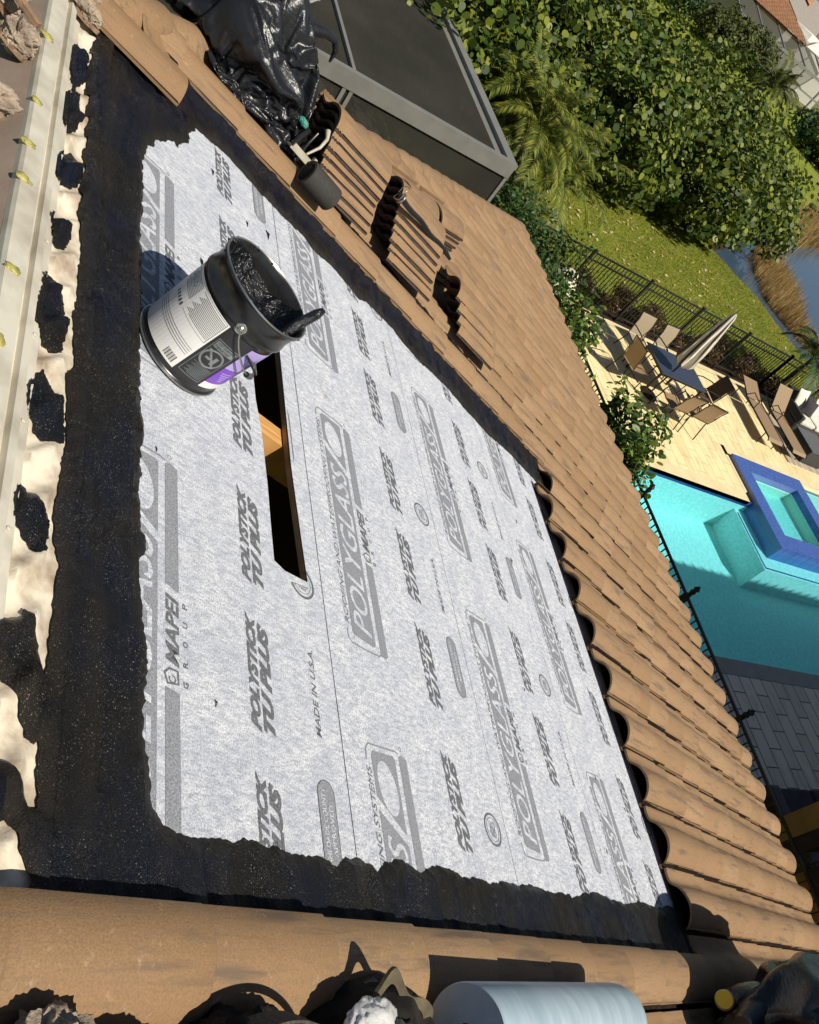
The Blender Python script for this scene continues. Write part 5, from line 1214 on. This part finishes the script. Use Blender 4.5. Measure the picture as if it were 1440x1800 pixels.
# ---- broken tile and mortar pieces
def chunk(name, mw, rad, seed, label, mats='mortar', cat='rubble', group='broken tile and mortar on the roof'):
    e = empty(name, mw, label, cat, group)
    blob('mortar_lump', 'mortar', e, None, rad, 5, .26, 1.6, seed, True, None, False, 5)
    a, b_, c = rad; sh_ = MB(); pts = [(-a * 1.1, -b_ * 1.1), (-a * .2, -b_ * 1.35), (a * 1.1, -b_ * .8), (a * 1.25, b_ * .3), (a * .5, b_ * 1.2), (-a * .7, b_ * 1.05), (-a * 1.3, b_ * .2)]
    pts = rough_poly(pts, .008, .008, 60, seed); sh_.prism(pts, -c * .95, -c * .95 + .014)
    sh_.obj('tile_shard', 'broken_tile', e, None); return e
chunk('broken_ridge_piece', roofm(-1.885, -1.075, .10, .6, .25, .2), (.055, .06, .045), 1, 'broken tile with pale mortar inside at the bottom left')
chunk('broken_ridge_piece', roofm(-1.96, -1.19, .10, 1.9, .1, -.3), (.05, .06, .04), 2, 'dark broken tile corner at the bottom left edge')
chunk('broken_ridge_piece', roofm(-2.02, -.92, .14, .2, .1, -.3), (.09, .10, .06), 12, 'dark tile lump at the bottom edge left of the harness')
chunk('broken_ridge_piece', roofm(.64, -1.365, .045, .8, .3, .1), (.042, .040, .040), 3, 'cube shaped mortar lump against the metal ridge channel')
chunk('broken_ridge_piece', roofm(.93, -1.43, .02, .3, .5, .1), (.075, .060, .05), 4, 'large broken tile heap in the top left corner')
chunk('broken_ridge_piece', roofm(.33, -1.415, -.01, 1.3, .2, .4), (.08, .045, .04), 5, 'curved broken tile at the left edge below the top left heap')
chunk('broken_ridge_piece', roofm(1.20, -1.175, .045, .3, .1, .2), (.055, .05, .028), 6, 'brown mortar rubble at the end of the ridge channel')
chunk('broken_ridge_piece', roofm(1.30, -1.19, .07, 2.3, .1, .5), (.055, .05, .035), 7, 'rough mortar lump topping the rubble by the big tan tile')
tagp(MB().box(-.012, .012, -.07, .07, -.01, .012).obj('tile_sliver', 'broken_tile', None, roofm(.80, -1.385, .06, -.6, 0, 0), bev=.003), 'thin brown tile sliver leaning beside the ridge channel', 'rubble', 'broken tile and mortar on the roof')

# ================================================================ PATIO FURNITURE
def rotm(x, y, z, a): return Matrix.Translation((x, y, z)) @ Matrix.Rotation(a, 4, 'Z')
tbl = empty('dining_table', rotm(9.88, -12.28, G, 0), 'long blue grey slatted dining table on the travertine patio', 'table')
MB().box(-.48, .48, -.72, .72, .70, .725).obj('tabletop', 'slatted_blue_grey', tbl, None, bev=.005)
MB().box(-.44, .44, -.68, .68, .65, .698).obj('apron', 'bronze_frame', tbl, None)
for x in (-.42, .42):
    for y in (-.66, .66): MB().box(x - .022, x + .022, y - .022, y + .022, 0, .65).obj('leg', 'bronze_frame', tbl, None)
def dining_chair(sl_):
    t_ = empty('dining_chair', I4, 'x', 'chair', 'patio dining chairs round the table')
    mb = MB(); k = 0                         # faces +x
    prof = [(-.25, .44), (-.1, .415), (.1, .42), (.25, .45)]
    for x, z in prof: mb.v += [(x, -.22, z), (x, .22, z)]
    mb.f = [(2 * i, 2 * i + 2, 2 * i + 3, 2 * i + 1) for i in range(3)]; mb.m = [0] * 3; mb.obj('seat', sl_, t_, None, True)
    mb = MB()
    for x, z in [(-.24, .46), (-.285, .62), (-.30, .78), (-.37, .96)]: mb.v += [(x, -.22, z), (x, .22, z)]
    mb.f = [(2 * i, 2 * i + 2, 2 * i + 3, 2 * i + 1) for i in range(3)]; mb.m = [0] * 3; mb.obj('backrest', sl_, t_, None, True)
    for s_ in (-.24, .24):
        MB().tube([(.27, s_, .46), (.08, s_, .425), (-.24, s_, .44), (-.29, s_, .62), (-.31, s_, .78), (-.38, s_, .97)], .013, 6).obj('side_frame', 'bronze_frame', t_, None, True)
        MB().tube([(.25, s_, .44), (.28, s_, 0)], .013, 6).obj('leg', 'bronze_frame', t_, None, True)
        MB().tube([(-.20, s_, .43), (-.32, s_, 0)], .013, 6).obj('leg', 'bronze_frame', t_, None, True)
        MB().tube([(.27, s_, .45), (.24, s_, .64), (.1, s_, .67), (-.2, s_, .66), (-.29, s_, .64)], .014, 6).obj('armrest', 'bronze_frame', t_, None, True)
    MB().bar((-.37, -.23, .965), (-.37, .23, .965), .02).bar((.2, -.24, .2), (.2, .24, .2), .018).obj('crossbar', 'bronze_frame', t_, None)
    return t_
def copy_thing(src, mw, label):
    r = src.copy(); COL.objects.link(r); r.matrix_world = mw; r['label'] = label
    for c in src.children: d_ = c.copy(); COL.objects.link(d_); d_.parent = r
    return r
def swap(o, m_): 
    for c in o.children:
        if c.name.startswith(('seat', 'backrest')):
            c.data = c.data.copy(); c.data.materials.clear(); c.data.materials.append(MATS[m_])
c0 = dining_chair('sling_tan')
CH = [(10.72, -11.80, pi, 'sling_beige', 'pale beige chair back nearest the fence at the left of the table'), (10.72, -12.62, pi + .1, 'sling_beige', 'pale beige chair beside the closed parasol on the fence side'),
      (9.75, -11.18, -pi / 2 + .15, 'sling_tan', 'brown sling chair at the left end of the table'), (9.85, -13.45, pi / 2 - .1, 'sling_brown', 'dark brown shaded chair at the right end of the table'),
      (8.98, -12.05, .05, 'sling_tan', 'tan sling chair on the pool side nearer the left end'), (8.95, -12.72, -.12, 'sling_tan', 'tan sling chair on the pool side nearer the spa')]
for i, (x, y, a, m_, lab) in enumerate(CH):
    mw = rotm(x, y, G, a)
    if i == 0: c0.matrix_world = mw; c0['label'] = lab; swap(c0, m_)
    else: r = copy_thing(c0, mw, lab); swap(r, m_)
um = empty('closed_parasol', rotm(9.62, -12.0, G, 0), 'closed cream and brown striped parasol standing through the dining table', 'parasol')
MB().tube([(0, 0, .03), (0, 0, 2.35)], .019, 10).obj('pole', 'bronze_frame', um, None, True)
MB().lathe([(.0, .07), (.10, .07), (.22, .03), (.23, 0), (0, 0)], 24).obj('base', 'bronze_frame', um, None, True)
mb = MB(); NS = 32; prof = [(2.44, .02), (2.36, .06), (2.1, .10), (1.8, .13), (1.5, .16), (1.2, .19), (1.05, .20), (.98, .17)]
for z, r in prof:
    for j in range(NS): a = 2 * pi * j / NS + (2.4 - z) * .25; rr = r * (1 + .28 * cos(a * 8) * min(1, (2.4 - z) * 1.5)); mb.v.append((rr * cos(a), rr * sin(a), z + (.04 * cos(a * 8) if z < 1.1 else 0)))
for i in range(len(prof) - 1):
    for j in range(NS): mb.f.append((i * NS + j, (i + 1) * NS + j, (i + 1) * NS + (j + 1) % NS, i * NS + (j + 1) % NS)); mb.m.append(1 if (j // 2) % 3 == 1 else 0)
mb.obj('canopy', ['cushion_white', 'sling_brown'], um, None, True)
def lounger():
    t_ = empty('sun_lounger', I4, 'x', 'sun lounger', 'sun loungers beside the spa')
    MB().add([(-1.0, -.27, .33), (.35, -.27, .33), (.35, .27, .33), (-1.0, .27, .33)], [(0, 1, 2, 3)]).add([(-1.0, -.27, .33), (-1.0, .27, .33), (-1.06, .27, .27), (-1.06, -.27, .27)], [(0, 1, 2, 3)]).obj('seat_sling', 'sling_tan', t_, None)
    MB().add([(.37, -.27, .34), (1.0, -.27, .5), (1.0, .27, .5), (.37, .27, .34)], [(0, 1, 2, 3)]).obj('back_sling', 'sling_tan', t_, None)
    for s_ in (-.29, .29):
        MB().tube([(-1.08, s_, .27), (-1.0, s_, .33), (.36, s_, .33), (1.02, s_, .50)], .016, 6).obj('side_rail', 'bronze_frame', t_, None, True)
        for x in (-.85, .75): MB().tube([(x, s_, .33), (x - .05, s_, 0)], .014, 6).obj('leg', 'bronze_frame', t_, None, True)
        MB().tube([(-.05, s_, .33), (-.02, s_, .52), (.3, s_, .54), (.42, s_, .36)], .014, 6).obj('armrest', 'bronze_frame', t_, None, True)
    return t_
l0 = lounger(); l0.matrix_world = rotm(10.42, -16.18, G, -.05); l0['label'] = 'tan sling lounger nearest the dining table casting a long shadow'
r = copy_thing(l0, rotm(10.35, -17.10, G, -.03), 'tan sling lounger beside the dark sofa with its back raised')
for c in r.children:
    if c.name.startswith('back_sling'):
        me = c.data.copy(); c.data = me
        for v in me.vertices:
            if v.co.x > .9: v.co = Vector((.80, v.co.y, .86))
sf = empty('patio_sofa', rotm(11.15, -18.2, G + .022, 0), 'dark wicker patio sofa with pale cushions by the black fence', 'sofa')
MB().box(-.62, .45, -1.0, .42, .06, .34).obj('wicker_base', 'wicker_dark', sf, None, bev=.03)
MB().box(.30, .48, -1.0, .42, .35, .72).box(-.62, .28, .30, .44, .35, .58).obj('wicker_back', 'wicker_dark', sf, None, bev=.03)
for y in (-.98, -.32): MB().box(-.60, .28, y, y + .60, .345, .47).obj('seat_cushion', 'cushion_white', sf, None, bev=.04)
for i, (x, y, z, a, m_, lab, sc) in enumerate(((11.22, -18.05, .62, .15, 'cushion_white', 'cream pillow leaning on the back of the dark sofa', .26), (11.0, -18.28, .60, -.3, 'cushion_plum', 'dark plum pillow leaning between the two cream pillows', .2), (11.12, -18.72, .62, .2, 'cushion_white', 'second cream pillow toward the right edge of the sofa', .25))):
    bm = bmesh.new(); bmesh.ops.create_cube(bm, size=2); bmesh.ops.subdivide_edges(bm, edges=bm.edges, cuts=7, use_grid_fill=True)
    for v in bm.verts:
        x_, y_ = v.co.x, v.co.y; v.co.z *= (1 - x_ * x_ * .85) * (1 - y_ * y_ * .85) * .9 + .04; v.co.x *= 1 - .06 * (1 - y_ * y_); v.co.y *= 1 - .06 * (1 - x_ * x_)
    me = bpy.data.meshes.new('pillow'); bm.to_mesh(me); bm.free()
    o = link('pillow', me, m_, None, rotm(x, y, G + .022 + z + .06, a) @ Matrix.Rotation(-1.1, 4, 'Y') @ Matrix.Diagonal((sc, sc, .09, 1)), True); tagp(o, lab, 'pillow', 'pillows on the patio sofa')
ot = empty('coffee_table', rotm(9.85, -17.95, G + .022, 0), 'dark wicker coffee table with a grey stone top before the sofa', 'table')
MB().box(-.42, .42, -.42, .42, 0, .40).obj('wicker_base', 'wicker_dark', ot, None, bev=.02); MB().box(-.44, .44, -.44, .44, .402, .425).obj('stone_top', 'stone_grey', ot, None, bev=.006)
ls = empty('shaded_sofa', rotm(.35, -10.1, G, 0), 'dark covered sofa on the shaded paving by the pillar', 'sofa')
MB().box(-.45, .35, -.95, .85, 0, .42).obj('sofa_base', 'wicker_dark', ls, None, bev=.05); MB().box(-.50, -.25, -.95, .85, .42, .85).box(-.45, .35, .65, .9, .42, .62).obj('sofa_back', 'wicker_dark', ls, None, bev=.05)
for y in (-.9, -.12): MB().box(-.22, .33, y, y + .74, .42, .56).obj('seat_cushion', 'cushion_plum', ls, None, bev=.04)

PW.pop('_', None)
